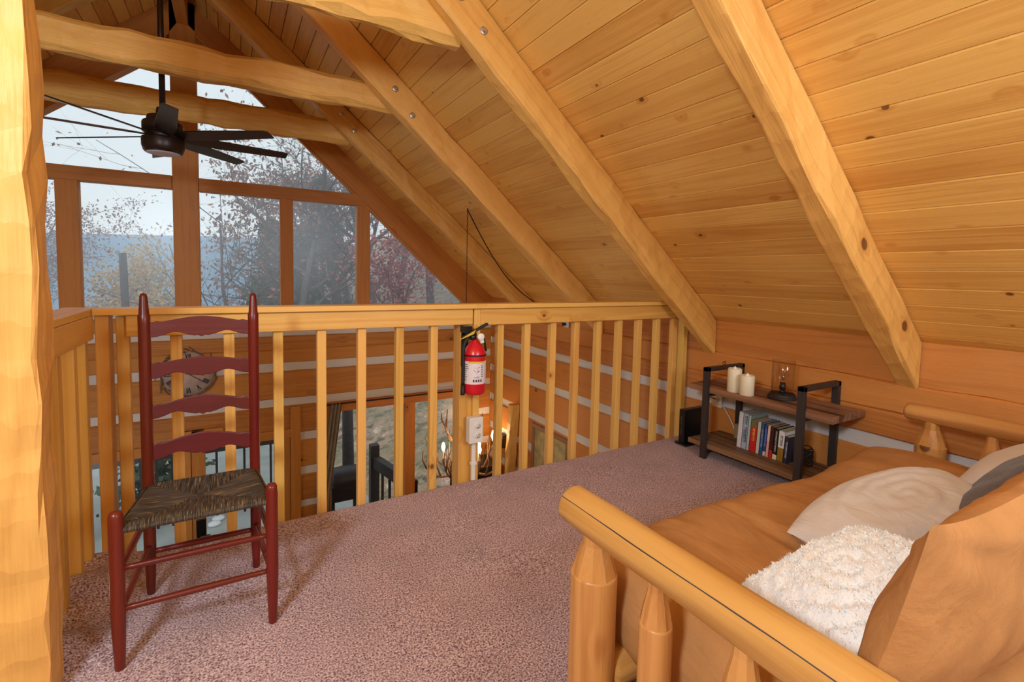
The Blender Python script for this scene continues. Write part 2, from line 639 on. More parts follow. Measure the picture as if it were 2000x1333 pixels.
M['red'] = plain('red_enamel', srgb(214, 24, 40), 0.28, spec=0.6)
M['yellow'] = plain('yellow_tag', srgb(226, 190, 60), 0.5)
M['label'] = plain('printed_label', srgb(236, 224, 226), 0.5, var=0.06, bscale=200)
M['ink'] = plain('label_ink', srgb(60, 50, 56), 0.6)
M['rubber'] = plain('black_rubber', srgb(24, 24, 25), 0.6)
M['candle'] = plain('ivory_wax', srgb(240, 226, 192), 0.5)
M['wick'] = plain('candle_tip', srgb(255, 246, 232), 0.4)
M['antler'] = plain('antler', srgb(150, 108, 66), 0.55, bump=0.3, bscale=60, var=0.35)
M['bulb'] = emit_mat('warm_bulb', (1.0, 0.72, 0.38), 28)
M['diffuser'] = plain('frosted_diffuser', srgb(214, 204, 212), 0.5)
M['clockface'] = plain('weathered_clock_face', srgb(196, 172, 158), 0.7, var=0.18, bscale=14)
M['twig'] = plain('grey_twig', srgb(112, 96, 84), 0.8, bump=0.4, bscale=50, var=0.4)
M['bark'] = plain('grey_bark', srgb(92, 84, 80), 0.9, bump=0.6, bscale=14, var=0.3)
M['darkbark'] = plain('dark_bark', srgb(58, 52, 50), 0.9, bump=0.6, bscale=14, var=0.3)
M['leaf_brown'] = plain('rust_leaves', srgb(150, 96, 76), 0.8, var=0.35, bscale=3)
M['leaf_red'] = plain('red_leaves', srgb(150, 76, 72), 0.8, var=0.35, bscale=3)
M['leaf_yellow'] = plain('yellow_leaves', srgb(214, 176, 92), 0.8, var=0.25, bscale=3)
M['leaf_green'] = plain('evergreen_needles', srgb(78, 92, 72), 0.8, var=0.35, bscale=3)
M['hill'] = plain('haze_tinted_forest', srgb(104, 146, 178), 0.95, var=0.1, bscale=0.02)  # blue of the distance haze is mixed into the forest colour
M['deck'] = plain('pale_concrete', srgb(150, 152, 146), 0.8, var=0.18, bscale=3)
M['loftboard'] = wood('subfloor_pine', srgb(190, 130, 70), srgb(140, 84, 40))
def ground_mat():
    m, nt, N, L, b = newmat('leaf_littered_ground')
    tc = N.new('ShaderNodeTexCoord')
    n = N.new('ShaderNodeTexNoise')
    n.inputs['Scale'].default_value = 3.4
    n.inputs['Detail'].default_value = 8
    n.inputs['Roughness'].default_value = 0.75
    L.new(tc.outputs['Object'], n.inputs['Vector'])
    r = ramp(N, [(0.34, srgb(70, 62, 50)), (0.45, srgb(140, 122, 98)), (0.51, srgb(184, 160, 130)), (0.57, srgb(196, 146, 120)), (0.66, srgb(228, 214, 192))])
    L.new(n.outputs['Fac'], r.inputs['Fac'])
    n2 = N.new('ShaderNodeTexNoise')
    n2.inputs['Scale'].default_value = 0.9
    n2.inputs['Detail'].default_value = 4
    L.new(tc.outputs['Object'], n2.inputs['Vector'])
    r2_ = ramp(N, [(0.5, (0, 0, 0)), (0.62, (1, 1, 1))])
    L.new(n2.outputs['Fac'], r2_.inputs['Fac'])
    mx = N.new('ShaderNodeMix')
    mx.data_type = 'RGBA'
    ml = N.new('ShaderNodeMath')
    ml.operation = 'MULTIPLY'
    ml.inputs[1].default_value = 0.4
    L.new(r2_.outputs['Color'], ml.inputs[0])
    L.new(ml.outputs[0], mx.inputs[0])
    L.new(r.outputs['Color'], mx.inputs[6])
    mx.inputs[7].default_value = (*srgb(104, 116, 76), 1)
    L.new(mx.outputs[2], b.inputs['Base Color'])
    b.inputs['Roughness'].default_value = 0.95
    bp = N.new('ShaderNodeBump')
    bp.inputs['Strength'].default_value = 0.8
    bp.inputs['Distance'].default_value = 0.08
    L.new(n.outputs['Fac'], bp.inputs['Height'])
    L.new(bp.outputs['Normal'], b.inputs['Normal'])
    return m
M['ground'] = ground_mat()

# ---------------------------------------------------------------- room shell
XR, YG, XRIDGE, ZR, SL = 2.86, 5.40, -0.345, 3.565, 0.855   # right wall, gable wall, ridge line, roof slope
YN, XL = -2.3, -3.55                                         # wall behind, left wall
ZL = -2.45                                                   # lower floor
def roof(x):
    return ZR-SL*abs(x-XRIDGE)

# loft floor with rolled carpet edge
YE = 2.287
def carpet(u, v):
    # u across X, v along Y and over the edge
    x = -0.50+u*(XR+0.50)
    if v < 0.9:
        y = YN+(v/0.9)*(YE-0.03-YN)
        z = 0
    else:
        w = (v-0.9)/0.1*PI/2
        y = YE-0.03+0.03*math.sin(w)
        z = -0.03+0.03*math.cos(w)
    z += 0.003*noise.noise((x*3, y*3, 0))
    if x < -0.30:
        k = max(0, min(1, (-0.30-x)/0.12))*max(0, min(1, (y-1.62)/0.15))
        z += k*(0.040+0.030*math.sin(y*19+0.6))
    return V(x, y, z)
f = MB()
f.grid(carpet, 60, 120)
f.box((-0.50, YN, -0.25), (XR, 2.255, -0.012), 'y', 1)
struct(f.build('floor', [M['carpet'], M['loftboard']]))

# lower floor
f = MB()
f.box((XL, -2.3, ZL-0.1), (XR, YG, ZL), 'y', 0)
struct(f.build('floor_lower', [M['darkwood']]))

# ceiling of tongue and groove boards, both slopes
PW = 0.1152
f = MB()
rafY = [-1.28, -0.14, 1.0, 2.135, 3.27, 4.41, 5.5]
for side in (1, -1):
    nu = int(5.0/PW)
    for k in range(-1, 38):
        u0 = 0.045+k*PW
        # distance measured up the slope from the right eave
        L_ = math.hypot(1, SL)
        def at(u, dz=0.0, y=0.0):
            xx = (XR-u/L_) if side == 1 else (2*XRIDGE-(XR-u/L_))
            return V(xx, y, roof(xx)+dz)
        if (u0+PW)/L_ > XR-XRIDGE+0.1:
            break
        ys = [YN]+sorted(rnd.sample(rafY[1:-1], 2))+[5.62]
        for i in range(len(ys)-1):
            y0, y1 = ys[i]+0.0006, ys[i+1]-0.0006
            cs = [(u0, 0.022), (u0+0.0058, 0.022), (u0+0.0058, 0.0), (u0+PW-0.003, 0.0), (u0+PW, 0.004), (u0+PW, 0.022)]
            vs = [at(u, z, y0) for u, z in cs]+[at(u, z, y1) for u, z in cs]
            fs = [(j, j+1, 7+j, 6+j) for j in range(5)]
            if side == -1:
                fs = [tuple(reversed(q)) for q in fs]
            slope = (at(1)-at(0)).normalized()
            f.piece(vs, fs, 0, vs[0], (V(0, 1, 0), slope, V(0, 1, 0).cross(slope)))
    # roof deck above the boards
    xe = XR+0.4 if side == 1 else 2*XRIDGE-XR-0.4
    a, b_ = V(XRIDGE, YN, ZR+0.034), V(xe, YN, roof(xe)+0.034)
    q = [a, b_, b_+V(0, 0, 0.15), a+V(0, 0, 0.15)]
    if side == -1:
        q.reverse()
    f.prism(q, (0, 8.2, 0), 0)
struct(f.build('ceiling', M['ceil']))

# right wall: hewn logs with white chinking, header board under the roof
f = MB()
def course(f, z0, z1, x_or_y, a, b_, wallside, seed, mat=0):
    # one hewn log face running from a to b_ ; wallside 'R' (plane x) or 'G' (plane y)
    n = max(2, int((b_-a)/0.16))
    R = random.Random(seed)
    st = []
    for i in range(n+1):
        t = a+(b_-a)*i/n
        if wallside == 'R':
            st.append((V(x_or_y, t, z0), V(0.12, 0, 0), V(0, 0, z1-z0)))
        else:
            st.append((V(t, x_or_y, z0), V(0, 0.12, 0), V(0, 0, z1-z0)))
    f.hewn(st, mat, amp=0.005, ch=0.010, seed=seed)
wr = [(0.602, 0.83), (0.450, 0.606), (0.318, 0.454), (-0.035, 0.243), (-0.405, -0.115), (-0.77, -0.49), (-1.14, -0.855), (-1.51, -1.225), (-1.88, -1.595), (-2.45, -1.965)]
for i, (z0, z1) in enumerate(wr):
    course(f, z0, z1, XR-(0.006 if i else -0.002), YN, YG, 'R', 100+i)
f.box((XR+0.012, YN, ZL), (XR+0.14, YG, 0.9), 'y', 1)
struct(f.build('wall_right', [M['log'], M['chink']]))

# gable wall: logs below the window, with openings for the lower window and the glazed door
f = MB()
OPEN_R = (0.86, 2.44, -0.415)    # x0 x1 top
OPEN_L = (-1.75, 0.515, -0.60)
gz = [(0.515, 0.64), (0.290, 0.431), (0.154, 0.294), (-0.22, 0.066), (-0.595, -0.30), (-0.97, -0.685), (-1.335, -1.056), (-1.70, -1.41), (-2.08, -1.79), (-2.45, -2.16)]
for i, (z0, z1) in enumerate(gz):
    segs = [(XL, XR)]
    for (a, b_, zt) in (OPEN_R, OPEN_L):
        if (z0+z1)/2 < zt:
            segs = [p for s_ in segs for p in ((s_[0], min(s_[1], a)), (max(s_[0], b_), s_[1])) if p[1]-p[0] > 0.02]
    for a, b_ in segs:
        course(f, z0, z1, YG-0.006, a, b_, 'G', 200+i*3)
zs = [(OPEN_R[2], 0.62, XL, XR), (OPEN_L[2], OPEN_R[2], XL, OPEN_R[0]), (OPEN_L[2], OPEN_R[2], OPEN_R[1], XR), (ZL, OPEN_L[2], OPEN_L[1], OPEN_R[0]), (ZL, OPEN_L[2], OPEN_R[1], XR), (ZL, OPEN_L[2], XL, OPEN_L[0])]
for (z0, z1, a, b_) in zs:
    f.box((a, YG+0.012, z0), (b_, YG+0.13, z1), 'x', 1)
struct(f.build('wall_far', [M['log'], M['chink']]))

# walls out of view that close the room
f = MB()
f.box((XL-0.1, YN, ZL), (XL, YG, 0.9), 'y')
struct(f.build('wall_left', M['log']))
f = MB()
f.prism([V(XL, YN-0.1, ZL), V(XR+0.2, YN-0.1, ZL), V(XR+0.2, YN-0.1, roof(XR+0.2)+0.05), V(XRIDGE, YN-0.1, ZR+0.05), V(XL, YN-0.1, roof(XL)+0.05)], (0, 0.1, 0), 0, (1, 0, 0))
struct(f.build('wall_near', M['ceil']))

# gable window: posts, beam, rake boards, glazing
f = MB()
def gr(x):   # lower edge of the right rake board
    return 3.023-0.911*x
def gl(x):   # lower edge of the left rake board
    return 3.442+0.827*x
f.box((-0.447, YG, 0.62), (-0.247, YG+0.15, 3.5), 'z')
for a, b_ in ((-1.255, -1.108), (0.44, 0.56), (1.20, 1.338)):
    f.box((a, YG+0.02, 0.62), (b_, YG+0.13, 1.85), 'z')
f.box((XL, YG+0.005, 1.825), (-0.45, YG+0.14, 1.943), 'x')
f.box((-0.244, YG+0.005, 1.825), (1.30, YG+0.14, 1.943), 'x')
f.box((XL, YG-0.02, 0.60), (XR, YG+0.15, 0.645), 'x')
# right rake: filler between roof boards and glazing
f.prism([V(XRIDGE, YG, gr(XRIDGE)), V(2.70, YG, gr(2.70)), V(2.86, YG, 0.62), V(2.95, YG, roof(2.95)), V(XRIDGE, YG, roof(XRIDGE)+0.02)], (0, 0.14, 0), 0, (1, 0, -0.87))
f.prism([V(XRIDGE, YG, 3.36), V(XRIDGE, YG, roof(XRIDGE)), V(XL, YG, roof(XL)), V(XL, YG, gl(XL)), V(-1.5, YG, gl(-1.5)), V(-0.6, YG, gl(-0.6))], (0, 0.14, 0), 0, (1, 0, 0.85))
f.prism([V(-0.26, YG+0.03, 2.88), V(0.12, YG+0.03, 2.88), V(-0.26, YG+0.03, 3.34)], (0, 0.05, 0), 0, (1, 0, 0))
# thin stops round the panes
f.prism([V(XRIDGE, YG+0.012, gr(XRIDGE)), V(XRIDGE, YG+0.012, gr(XRIDGE)-0.03), V(2.66, YG+0.012, gr(2.66)-0.03), V(2.66, YG+0.012, gr(2.66))], (0, 0.05, 0), 0, (1, 0, -0.9))
w1 = struct(f.build('window_1', M['frame'], bevel=0.004, origin=(0, YG, 1.2)))
f = MB()
f.box((XL, YG+0.075, 0.63), (XR, YG+0.081, 3.45), 'x')
pane = f.build('glazing', M['glass'], w1)

# lower window on the right, with its casing
f = MB()
x0, x1, zt = OPEN_R
f.box((x0-0.05, YG-0.03, zt-0.0), (x1+0.03, YG+0.14, zt+0.105), 'x')
f.box((1.735, YG-0.02, ZL), (1.86, YG+0.14, zt), 'z')
f.box((x1-0.005, YG-0.02, ZL), (x1+0.075, YG+0.14, zt), 'z')
f.box((x0-0.02, YG-0.0, ZL), (x0+0.06, YG+0.14, zt), 'z')
f.box((x0, YG, ZL), (x1, YG+0.14, ZL+0.4), 'x')
w2 = struct(f.build('window_2', M['frame'], bevel=0.004, origin=(1.6, YG, -1.4)))
f = MB()
f.box((x0, YG+0.08, ZL), (x1, YG+0.086, zt), 'x')
f.build('glazing', M['glass'], w2)
# glazed doors on the left
f = MB()
x0, x1, zt = OPEN_L
f.box((-1.40, YG-0.03, zt-0.03), (0.61, YG+0.12, zt+0.06), 'x')
f.box((-0.42, YG-0.035, ZL), (-0.348, YG+0.12, -0.435), 'z')
f.box((-0.343, YG-0.04, ZL), (-0.238, YG+0.12, -0.435), 'z')
f.box((-0.42, YG-0.04, -0.53), (-0.08, YG+0.02, -0.435), 'x')
f.box((0.515, YG-0.035, ZL), (0.612, YG+0.12, -0.31), 'z')
f.box((0.44, YG-0.02, ZL), (0.512, YG+0.10, zt), 'z')
f.box((-1.75, YG, ZL), (0.5, YG+0.1, ZL+0.18), 'x')
d1 = struct(f.build('door_1', M['frame'], bevel=0.004, origin=(-0.3, YG, -1.5)))
f = MB()
f.box((x0, YG+0.06, ZL), (x1, YG+0.066, zt), 'x')
f.build('glazing', M['glass'], d1)
f = MB()
f.box((-0.315, YG-0.06, -1.50), (-0.235, YG-0.035, -1.30), 'z')
f.tube([(-0.275, YG-0.06, -1.45), (-0.275, YG-0.10, -1.45), (-0.20, YG-0.11, -1.45)], 0.012, 8)
f.build('door_handle', M['blackplastic'], d1, bevel=0.006)

# ---------------------------------------------------------------- rafters, collar ties, ridge, post
def rafter(y0, w, side, label, seed, bolts=(), xe=2.853, group='rafters on the right slope'):
    D = 0.236
    n = 26
    st = []
    for i in range(n+1):
        x = XRIDGE+0.02+(xe-XRIDGE-0.02)*i/n
        zb = roof(x)-D
        xx = x if side == 1 else 2*XRIDGE-x
        st.append((V(xx, y0, zb), V(0, w, 0), V(0, 0, D-0.002)))
    f = MB()
    f.hewn(st, 0, amp=0.012, ch=0.010, seed=seed)
    o = f.build('rafter', M['beam'], origin=st[n//2][0])
    tag(o, label, 'rafter', group, 'thing')
    for (x, dz) in bolts:
        b_ = MB()
        c = V(x, y0, roof(x)-dz)
        b_.lathe([(0.020, -0.001), (0.020, 0.004), (0.018, 0.006), (0.0, 0.006)], c+V(0, 0.0, 0), (0, -1, 0), 14)
        b_.lathe([(0.011, 0.004), (0.011, 0.016), (0.0, 0.017)], c, (0, -1, 0), 6, smooth=False)
        b_.build('bolt', M['zinc'], o)
    return o
rafter(0.985, 0.092, 1, 'pale hewn rafter nearest the bed, running down the right slope to the log wall', 11)
rafter(2.115, 0.092, 1, 'hewn rafter coming down onto the right end of the loft railing', 12, [(0.93, 0.10), (1.05, 0.12)])
rafter(3.265, 0.10, 1, 'hewn rafter bolted to the big upper collar tie, beyond the railing', 13, [(0.97, 0.11), (1.09, 0.16)])
rafter(4.40, 0.10, 1, 'hewn rafter with dark knots, bolted to the collar tie behind the fan', 14, [(0.84, 0.10), (0.95, 0.13)])
for i, y in enumerate((2.105, 3.265, 4.40)):
    rafter(y, 0.095, -1, 'rafter in shade on the left roof slope, %s' % ['first from the left post', 'above the ceiling fan blades', 'next to the gable window'][i], 30+i, xe=2.85, group='rafters on the left slope')

def tie(y0, z0, z1, xa, xb, label, seed, w=0.11):
    f = MB()
    n = 24
    st = []
    for i in range(n+1):
        x = xa+(xb-xa)*i/n
        st.append((V(x, y0, z0), V(0, w, 0), V(0, 0, z1-z0)))
    f.hewn(st, 0, amp=0.015, ch=0.030, seed=seed)
    o = f.build('collar_tie', M['beam'], origin=((xa+xb)/2, y0, z0))
    tag(o, label, 'beam', 'collar ties across the great room', 'thing')
def xroof(z):
    return XRIDGE+(ZR-z)/SL
tie(2.203, 2.205, 2.40, 2*XRIDGE-0.98, 0.98, 'hewn collar tie at the top edge of the photo, ending on the railing rafter', 41)
tie(3.368, 2.205, 2.385, 2*XRIDGE-1.02, 1.02, 'large cracked hewn collar tie crossing above the ceiling fan', 42)
tie(4.503, 2.235, 2.435, 2*XRIDGE-0.93, 0.93, 'knotty collar tie behind the fan downrod, in front of the gable window', 43)

f = MB()
f.box((XRIDGE-0.045, YN, ZR-0.27), (XRIDGE+0.045, YG, ZR-0.045), 'y')
tag(f.build('ridge_beam', M['frame'], bevel=0.004, origin=(XRIDGE, 1.5, ZR-0.2)), 'dark ridge beam along the peak of the ceiling', 'beam', None, 'thing')

# hewn post in the left foreground
f = MB()
st = []
n = 30
for i in range(n+1):
    z = 0.0+3.28*i/n
    st.append((V(-0.66, 1.555, z), V(0.26, 0, 0), V(0, 0.105, 0)))
f.hewn(st, 0, amp=0.012, ch=0.008, seed=5)
tag(f.build('hewn_post', M['beam'], origin=(-0.53, 1.6, 0)), 'broad hewn timber post standing in the left foreground', 'post', None, 'thing')

# ---------------------------------------------------------------- loft railing
R1 = thing('loft_railing', 'long pine balcony railing across the front edge of the loft', 'railing', (1.15, 2.3, 0))
f = MB()
f.box((-0.435, 2.255, 0.922), (2.60, 2.36, 0.9465), 'x')
f.build('cap_rail', M['rail'], R1, bevel=0.003)
f = MB()
f.box((-0.342, 2.278, 0.838), (1.098, 2.298, 0.922), 'x')
f.build('fascia', M['rail'], R1, bevel=0.003)
f = MB()
f.box((1.142, 2.278, 0.832), (2.70, 2.298, 0.922), 'x')
f.build('fascia', M['rail'], R1, bevel=0.003)
for xr in (-0.342, -0.176, 0.005, 0.189, 0.373, 0.552, 0.735, 0.913, 1.3, 1.474, 1.654, 1.827, 2.001, 2.175, 2.348, 2.519, 2.688):
    f = MB()
    x = xr-0.02+(0.006 if xr < 0.2 else 0)
    f.box((x-0.0195, 2.300, -0.06), (x+0.0195, 2.339, 0.915), 'z')
    f.build('baluster', M['rail'], R1, bevel=0.003)
f = MB()
f.box((1.036, 2.300, -0.06), (1.142, 2.39, 0.92), 'z')
f.build('post', M['rail'], R1, bevel=0.004)
f = MB()
f.box((1.106, 2.279, -0.06), (1.142, 2.2995, 0.92), 'z')
f.build('post', M['rail'], R1, bevel=0.003)
f = MB()
f.box((-0.432, 2.276, -0.02), (-0.392, 2.36, 0.921), 'z')
f.build('post', M['rail'], R1, bevel=0.003)
f = MB()
f.box((2.735, 2.285, -0.04), (2.776, 2.36, 0.90), 'z')
f.build('post', M['rail'], R1, bevel=0.003)

R2 = thing('loft_railing', 'short railing between the hewn post and the corner behind the ladder-back chair', 'railing', (-0.46, 1.95, 0))
f = MB()
f.box((-0.535, 1.662, 0.922), (-0.436, 2.36, 0.9465), 'y')
f.build('cap_rail', M['rail'], R2, bevel=0.003)
f = MB()
f.box((-0.452, 1.662, 0.835), (-0.434, 2.275, 0.921), 'y')
f.build('fascia', M['rail'], R2, bevel=0.003)
for y in (1.765, 1.925, 2.10, 2.245):
    f = MB()
    f.box((-0.497, y, -0.02), (-0.4535, y+0.042, 0.92), 'z')
    f.build('baluster', M['rail'], R2, bevel=0.003)

# ---------------------------------------------------------------- ladder-back chair
CH = thing('ladder_back_chair', 'tall red ladder-back chair with a woven rush seat by the railing', 'chair', (-0.085, 1.77, 0))
def post(x, y, z1, r, name, top):
    f = MB()
    pr = [(r*0.62, 0.0), (r*0.70, 0.004), (r*0.82, 0.06), (r, 0.16), (r, z1*0.8)]
    if top == 'finial':
        pr += [(r, z1-0.10), (r*1.0, z1-0.075), (r*0.86, z1-0.07), (r*0.62, z1-0.012), (r*0.45, z1-0.003), (0, z1)]
    else:
        pr += [(r*1.0, z1-0.03), (r*0.95, z1-0.012), (r*0.7, z1-0.003), (0, z1)]
    f.lathe(pr, (x, y, 0), (0, 0, 1), 20)
    return f.build(name, M['lacquer'], CH)
FXL, FXR, FY = -0.276, 0.100, 1.612
BXL, BXR, BY = -0.246, 0.068, 1.955
post(FXL, FY, 0.447, 0.0172, 'front_leg', 'dome')
post(FXR, FY, 0.447, 0.0172, 'front_leg', 'dome')
post(BXL, BY, 1.018, 0.0172, 'rear_post', 'finial')
post(BXR, BY, 1.018, 0.0172, 'rear_post', 'finial')
def slat(zl, zc_, h):
    f = MB()
    n = 28
    xs = [BXL+0.012+(BXR-BXL-0.024)*i/n for i in range(n+1)]
    top, bot = [], []
    for i, x in enumerate(xs):
        t = i/n*2-1
        a = abs(t)
        top.append(zl+(zc_-zl)*max(0, 1-(a/0.80)**1.5) + 0.004*math.exp(-((a-0.86)/0.07)**2))
        d = 0.016*math.exp(-((a-0.52)/0.24)**2)
        bot.append(zl-h+d+(0.0+(-0.004)*math.exp(-(a/0.10)**2)) + (0.006 if a < 0.12 else 0.0)*(a/0.12))
    for yy0, yy1 in ((BY-0.006, BY+0.006),):
        vs = []
        for i, x in enumerate(xs):
            bow = 0.018*(1-(i/n*2-1)**2)
            vs += [V(x, yy0+bow, bot[i]), V(x, yy0+bow, top[i]), V(x, yy1+bow, top[i]), V(x, yy1+bow, bot[i])]
        fs = [(0, 1, 2, 3)]
        for i in range(n):
            for k in range(4):
                k2 = (k+1) % 4
                fs.append((i*4+k, (i+1)*4+k, (i+1)*4+k2, i*4+k2))
        fs.append(tuple(n*4+k for k in (3, 2, 1, 0)))
        f.piece(vs, fs, 0, vs[0])
    return f.build('ladder_slat', M['slat'], CH, bevel=0.002)
for zl, zc_, h in ((0.920, 0.938, 0.050), (0.782, 0.797, 0.050), (0.642, 0.662, 0.045), (0.510, 0.530, 0.053)):
    slat(zl, zc_, h)
def rung(a, b_, r=0.0085):
    f = MB()
    a, b_ = V(*a), V(*b_)
    P = [a+(b_-a)*t for t in (0, 0.1, 0.3, 0.5, 0.7, 0.9, 1)]
    f.tube(P, [r*0.8, r*0.9, r, r*1.12, r, r*0.9, r*0.8], 12)
    f.build('rung', M['lacquer'], CH)
rung((FXL, FY, 0.284), (FXR, FY, 0.284))
rung((FXL, FY, 0.170), (FXR, FY, 0.170))
rung((BXL, BY, 0.145), (BXR, BY, 0.145), 0.010)
for z, z2 in ((0.265, 0.285), (0.15, 0.17)):
    rung((FXL, FY, z), (BXL, BY, z2))
    rung((FXR, FY, z), (BXR, BY, z2))
# rush seat: four woven triangles dipping to the middle
f = MB()
def seatpt(s_, t, zoff=0.0):
    y = FY+(BY-FY)*t
    xl = FXL+(BXL-FXL)*t
    xr_ = FXR+(BXR-FXR)*t
    x = xl+(xr_-xl)*s_
    e = max(abs(s_*2-1), abs(t*2-1))
    z = 0.408-0.022*t-0.012*(1-e**2)
    return V(x, y, z+zoff)
def sgrid(n, sgn):
    vs, g = [], []
    for i in range(n+1):
        for j in range(n+1):
            s_, t = i/n, j/n
            e = max(abs(s_*2-1), abs(t*2-1))
            k = max(0, (e-0.90)/0.10)
            edge = 0.013*(1-math.cos(k*PI/2))
            zo = -edge if sgn > 0 else -0.030+edge*0.6
            ridge = -0.004*math.exp(-((abs(s_*2-1)-abs(t*2-1))/0.05)**2)
            P = seatpt(s_, t, zo+(ridge if sgn > 0 else 0))
            vs.append(P)
    return vs
n = 48
for sgn in (1, -1):
    vs = sgrid(n, sgn)
    zones = {0: [], 1: [], 2: [], 3: []}
    for i in range(n):
        for j in range(n):
            s_, t = (i+0.5)/n*2-1, (j+0.5)/n*2-1
            zn = (0 if t < 0 else 2) if abs(t) >= abs(s_) else (1 if s_ > 0 else 3)
            q = (i*(n+1)+j, (i+1)*(n+1)+j, (i+1)*(n+1)+j+1, i*(n+1)+j+1)
            zones[zn].append(q if sgn > 0 else tuple(reversed(q)))
    for zn, fs in zones.items():
        idx = sorted({k for q in fs for k in q})
        mp_ = {k: a for a, k in enumerate(idx)}
        # strands run perpendicular to the rail they wrap, so variation is along the rail
        ax = (V(1, 0, 0), V(0, 1, 0), V(0, 0, 1)) if zn in (0, 2) else (V(0, 1, 0), V(1, 0, 0), V(0, 0, 1))
        f.piece([vs[k] for k in idx], [tuple(mp_[k] for k in q) for q in fs], 0, (0, 0, 0), ax, smooth=True)
# side skirts joining top and bottom
def skirt(s0, t0, s1, t1, ax):
    vs = []
    m_ = 24
    for i in range(m_+1):
        s_, t = s0+(s1-s0)*i/m_, t0+(t1-t0)*i/m_
        p = seatpt(s_, t, 0)
        out = V((1 if s_ == s0 == s1 == 1 else -1 if s_ == s0 == s1 == 0 else 0), (1 if t == t0 == t1 == 1 else -1 if t == t0 == t1 == 0 else 0), 0)
        for w in range(6):
            a = PI/2-PI*w/5
            vs.append(p+V(0, 0, -0.0185)+out*0.008*math.cos(a)+V(0, 0, 0.0085*math.sin(a)))
    fs = [(i*6+w, i*6+w+1, (i+1)*6+w+1, (i+1)*6+w) for i in range(m_) for w in range(5)]
    f.piece(vs, fs, 0, (0, 0, 0), ax, smooth=True)
skirt(0, 0, 1, 0, (V(1, 0, 0), V(0, 1, 0), V(0, 0, 1)))
skirt(0, 1, 1, 1, (V(1, 0, 0), V(0, 1, 0), V(0, 0, 1)))
skirt(0, 0, 0, 1, (V(0, 1, 0), V(1, 0, 0), V(0, 0, 1)))
skirt(1, 0, 1, 1, (V(0, 1, 0), V(1, 0, 0), V(0, 0, 1)))
f.build('rush_seat', M['rush'], CH)['label'] = 'woven brown rush seat'

# ---------------------------------------------------------------- fire extinguisher and outlet on the railing post
EX = thing('fire_extinguisher', 'red fire extinguisher hanging on the railing post', 'fire extinguisher', (1.075, 2.205, 0.489))
ex, ey = 1.075, 2.205
f = MB()
f.lathe([(0, 0.489), (0.046, 0.490), (0.055, 0.497), (0.058, 0.510), (0.058, 0.688), (0.056, 0.704), (0.049, 0.722), (0.036, 0.742), (0.022, 0.757), (0.016, 0.764), (0.016, 0.775), (0, 0.775)], (ex, ey, 0), (0, 0, 1), 40)
f.build('cylinder', M['red'], EX)
def patch(f, z0, z1, a0, a1, r, mat=0, n=16):
    f.grid(lambda u, v: V(ex+r*math.cos(a0+(a1-a0)*u), ey+r*math.sin(a0+(a1-a0)*u), z0+(z1-z0)*v), n, 1, mat)
base = math.atan2(-ey, -ex)
f = MB()
patch(f, 0.548, 0.664, base-1.6, base+1.6, 0.0586, 0)
patch(f, 0.655, 0.664, base-0.55, base+0.95, 0.0589, 1)
R = random.Random(4)
for k in range(9):
    z = 0.565+k*0.010
    patch(f, z, z+0.0028, base-1.05, base-1.05+R.uniform(0.25, 0.55), 0.0589, 2, 4)
for k in range(14):
    a = base+R.uniform(-0.1, 0.35)
    z = R.uniform(0.575, 0.645)
    patch(f, z, z+0.0022, a, a+R.uniform(0.06, 0.2), 0.0589, 2, 3)
for k in range(7):
    z = 0.585+k*0.009
    patch(f, z, z+0.004, base+0.62, base+0.78, 0.0589, 2, 2)
for k in range(4):
    patch(f, 0.560, 0.573, base-0.12+k*0.22, base+0.02+k*0.22, 0.0589, 2, 3)
f.build('printed_label', [M['label'], M['yellow'], M['ink']], EX)['label'] = 'white printed instruction label'
f = MB()
f.lathe([(0.0583, 0.688), (0.0592, 0.689), (0.0592, 0.695), (0.0583, 0.696)], (ex, ey, 0), (0, 0, 1), 40)
f.build('retaining_band', M['rubber'], EX)
f = MB()
f.lathe([(0.018, 0.768), (0.019, 0.772), (0.019, 0.790), (0.012, 0.795), (0, 0.795)], (ex-0.012, ey, 0), (0, 0, 1), 16)
f.box((ex-0.045, ey-0.012, 0.786), (ex+0.005, ey+0.012, 0.806), 'x')
f.build('valve', M['blackplastic'], EX, bevel=0.003)
f = MB()
f.obox((ex-0.005, ey-0.012, 0.815), (V(0.86, -0.1, 0.46), V(0, 1, 0), V(-0.46, 0, 0.86)), (0.075, 0.011, 0.006))
f.build('lever_handle', M['rubber'], EX, bevel=0.003)
f = MB()
f.prism([V(ex-0.105, ey-0.030, 0.772), V(ex-0.02, ey-0.028, 0.800), V(ex-0.008, ey-0.028, 0.822), V(ex-0.03, ey-0.030, 0.812)], (0, 0.002, 0))
f.build('inspection_tag', M['yellow'], EX)
f = MB()
f.lathe([(0, 0), (0.017, 0), (0.018, 0.004), (0.018, 0.012), (0.014, 0.014), (0, 0.014)], (ex+0.016, ey-0.030, 0.786), (-0.1, -1, 0.1), 20)
f.obox((ex+0.019, ey-0.042, 0.768), (V(0.2, 0, -1), V(1, 0, 0.2), V(0, 1, 0)), (0.014, 0.010, 0.001))
f.build('pressure_gauge', M['whiteplastic'], EX)
f = MB()
P = []
for t in range(17):
    w = t/16
    P.append(V(ex-0.035-0.034*math.sin(min(1, w*2.2)*PI/2), ey-0.01, 0.79-0.01*w-0.24*w**1.4))
f.tube(P, 0.0085, 10)
f.lathe([(0.0105, 0.542), (0.0115, 0.50), (0.0115, 0.492), (0, 0.492)][::-1], (ex-0.069, ey-0.01, 0), (0, 0, 1), 12)
f.tube([(ex+0.035, ey+0.0, 0.80), (ex+0.05, ey, 0.775), (ex+0.058, ey, 0.74), (ex+0.064, ey, 0.705)], 0.006, 8)
f.build('hose', M['rubber'], EX)
f = MB()
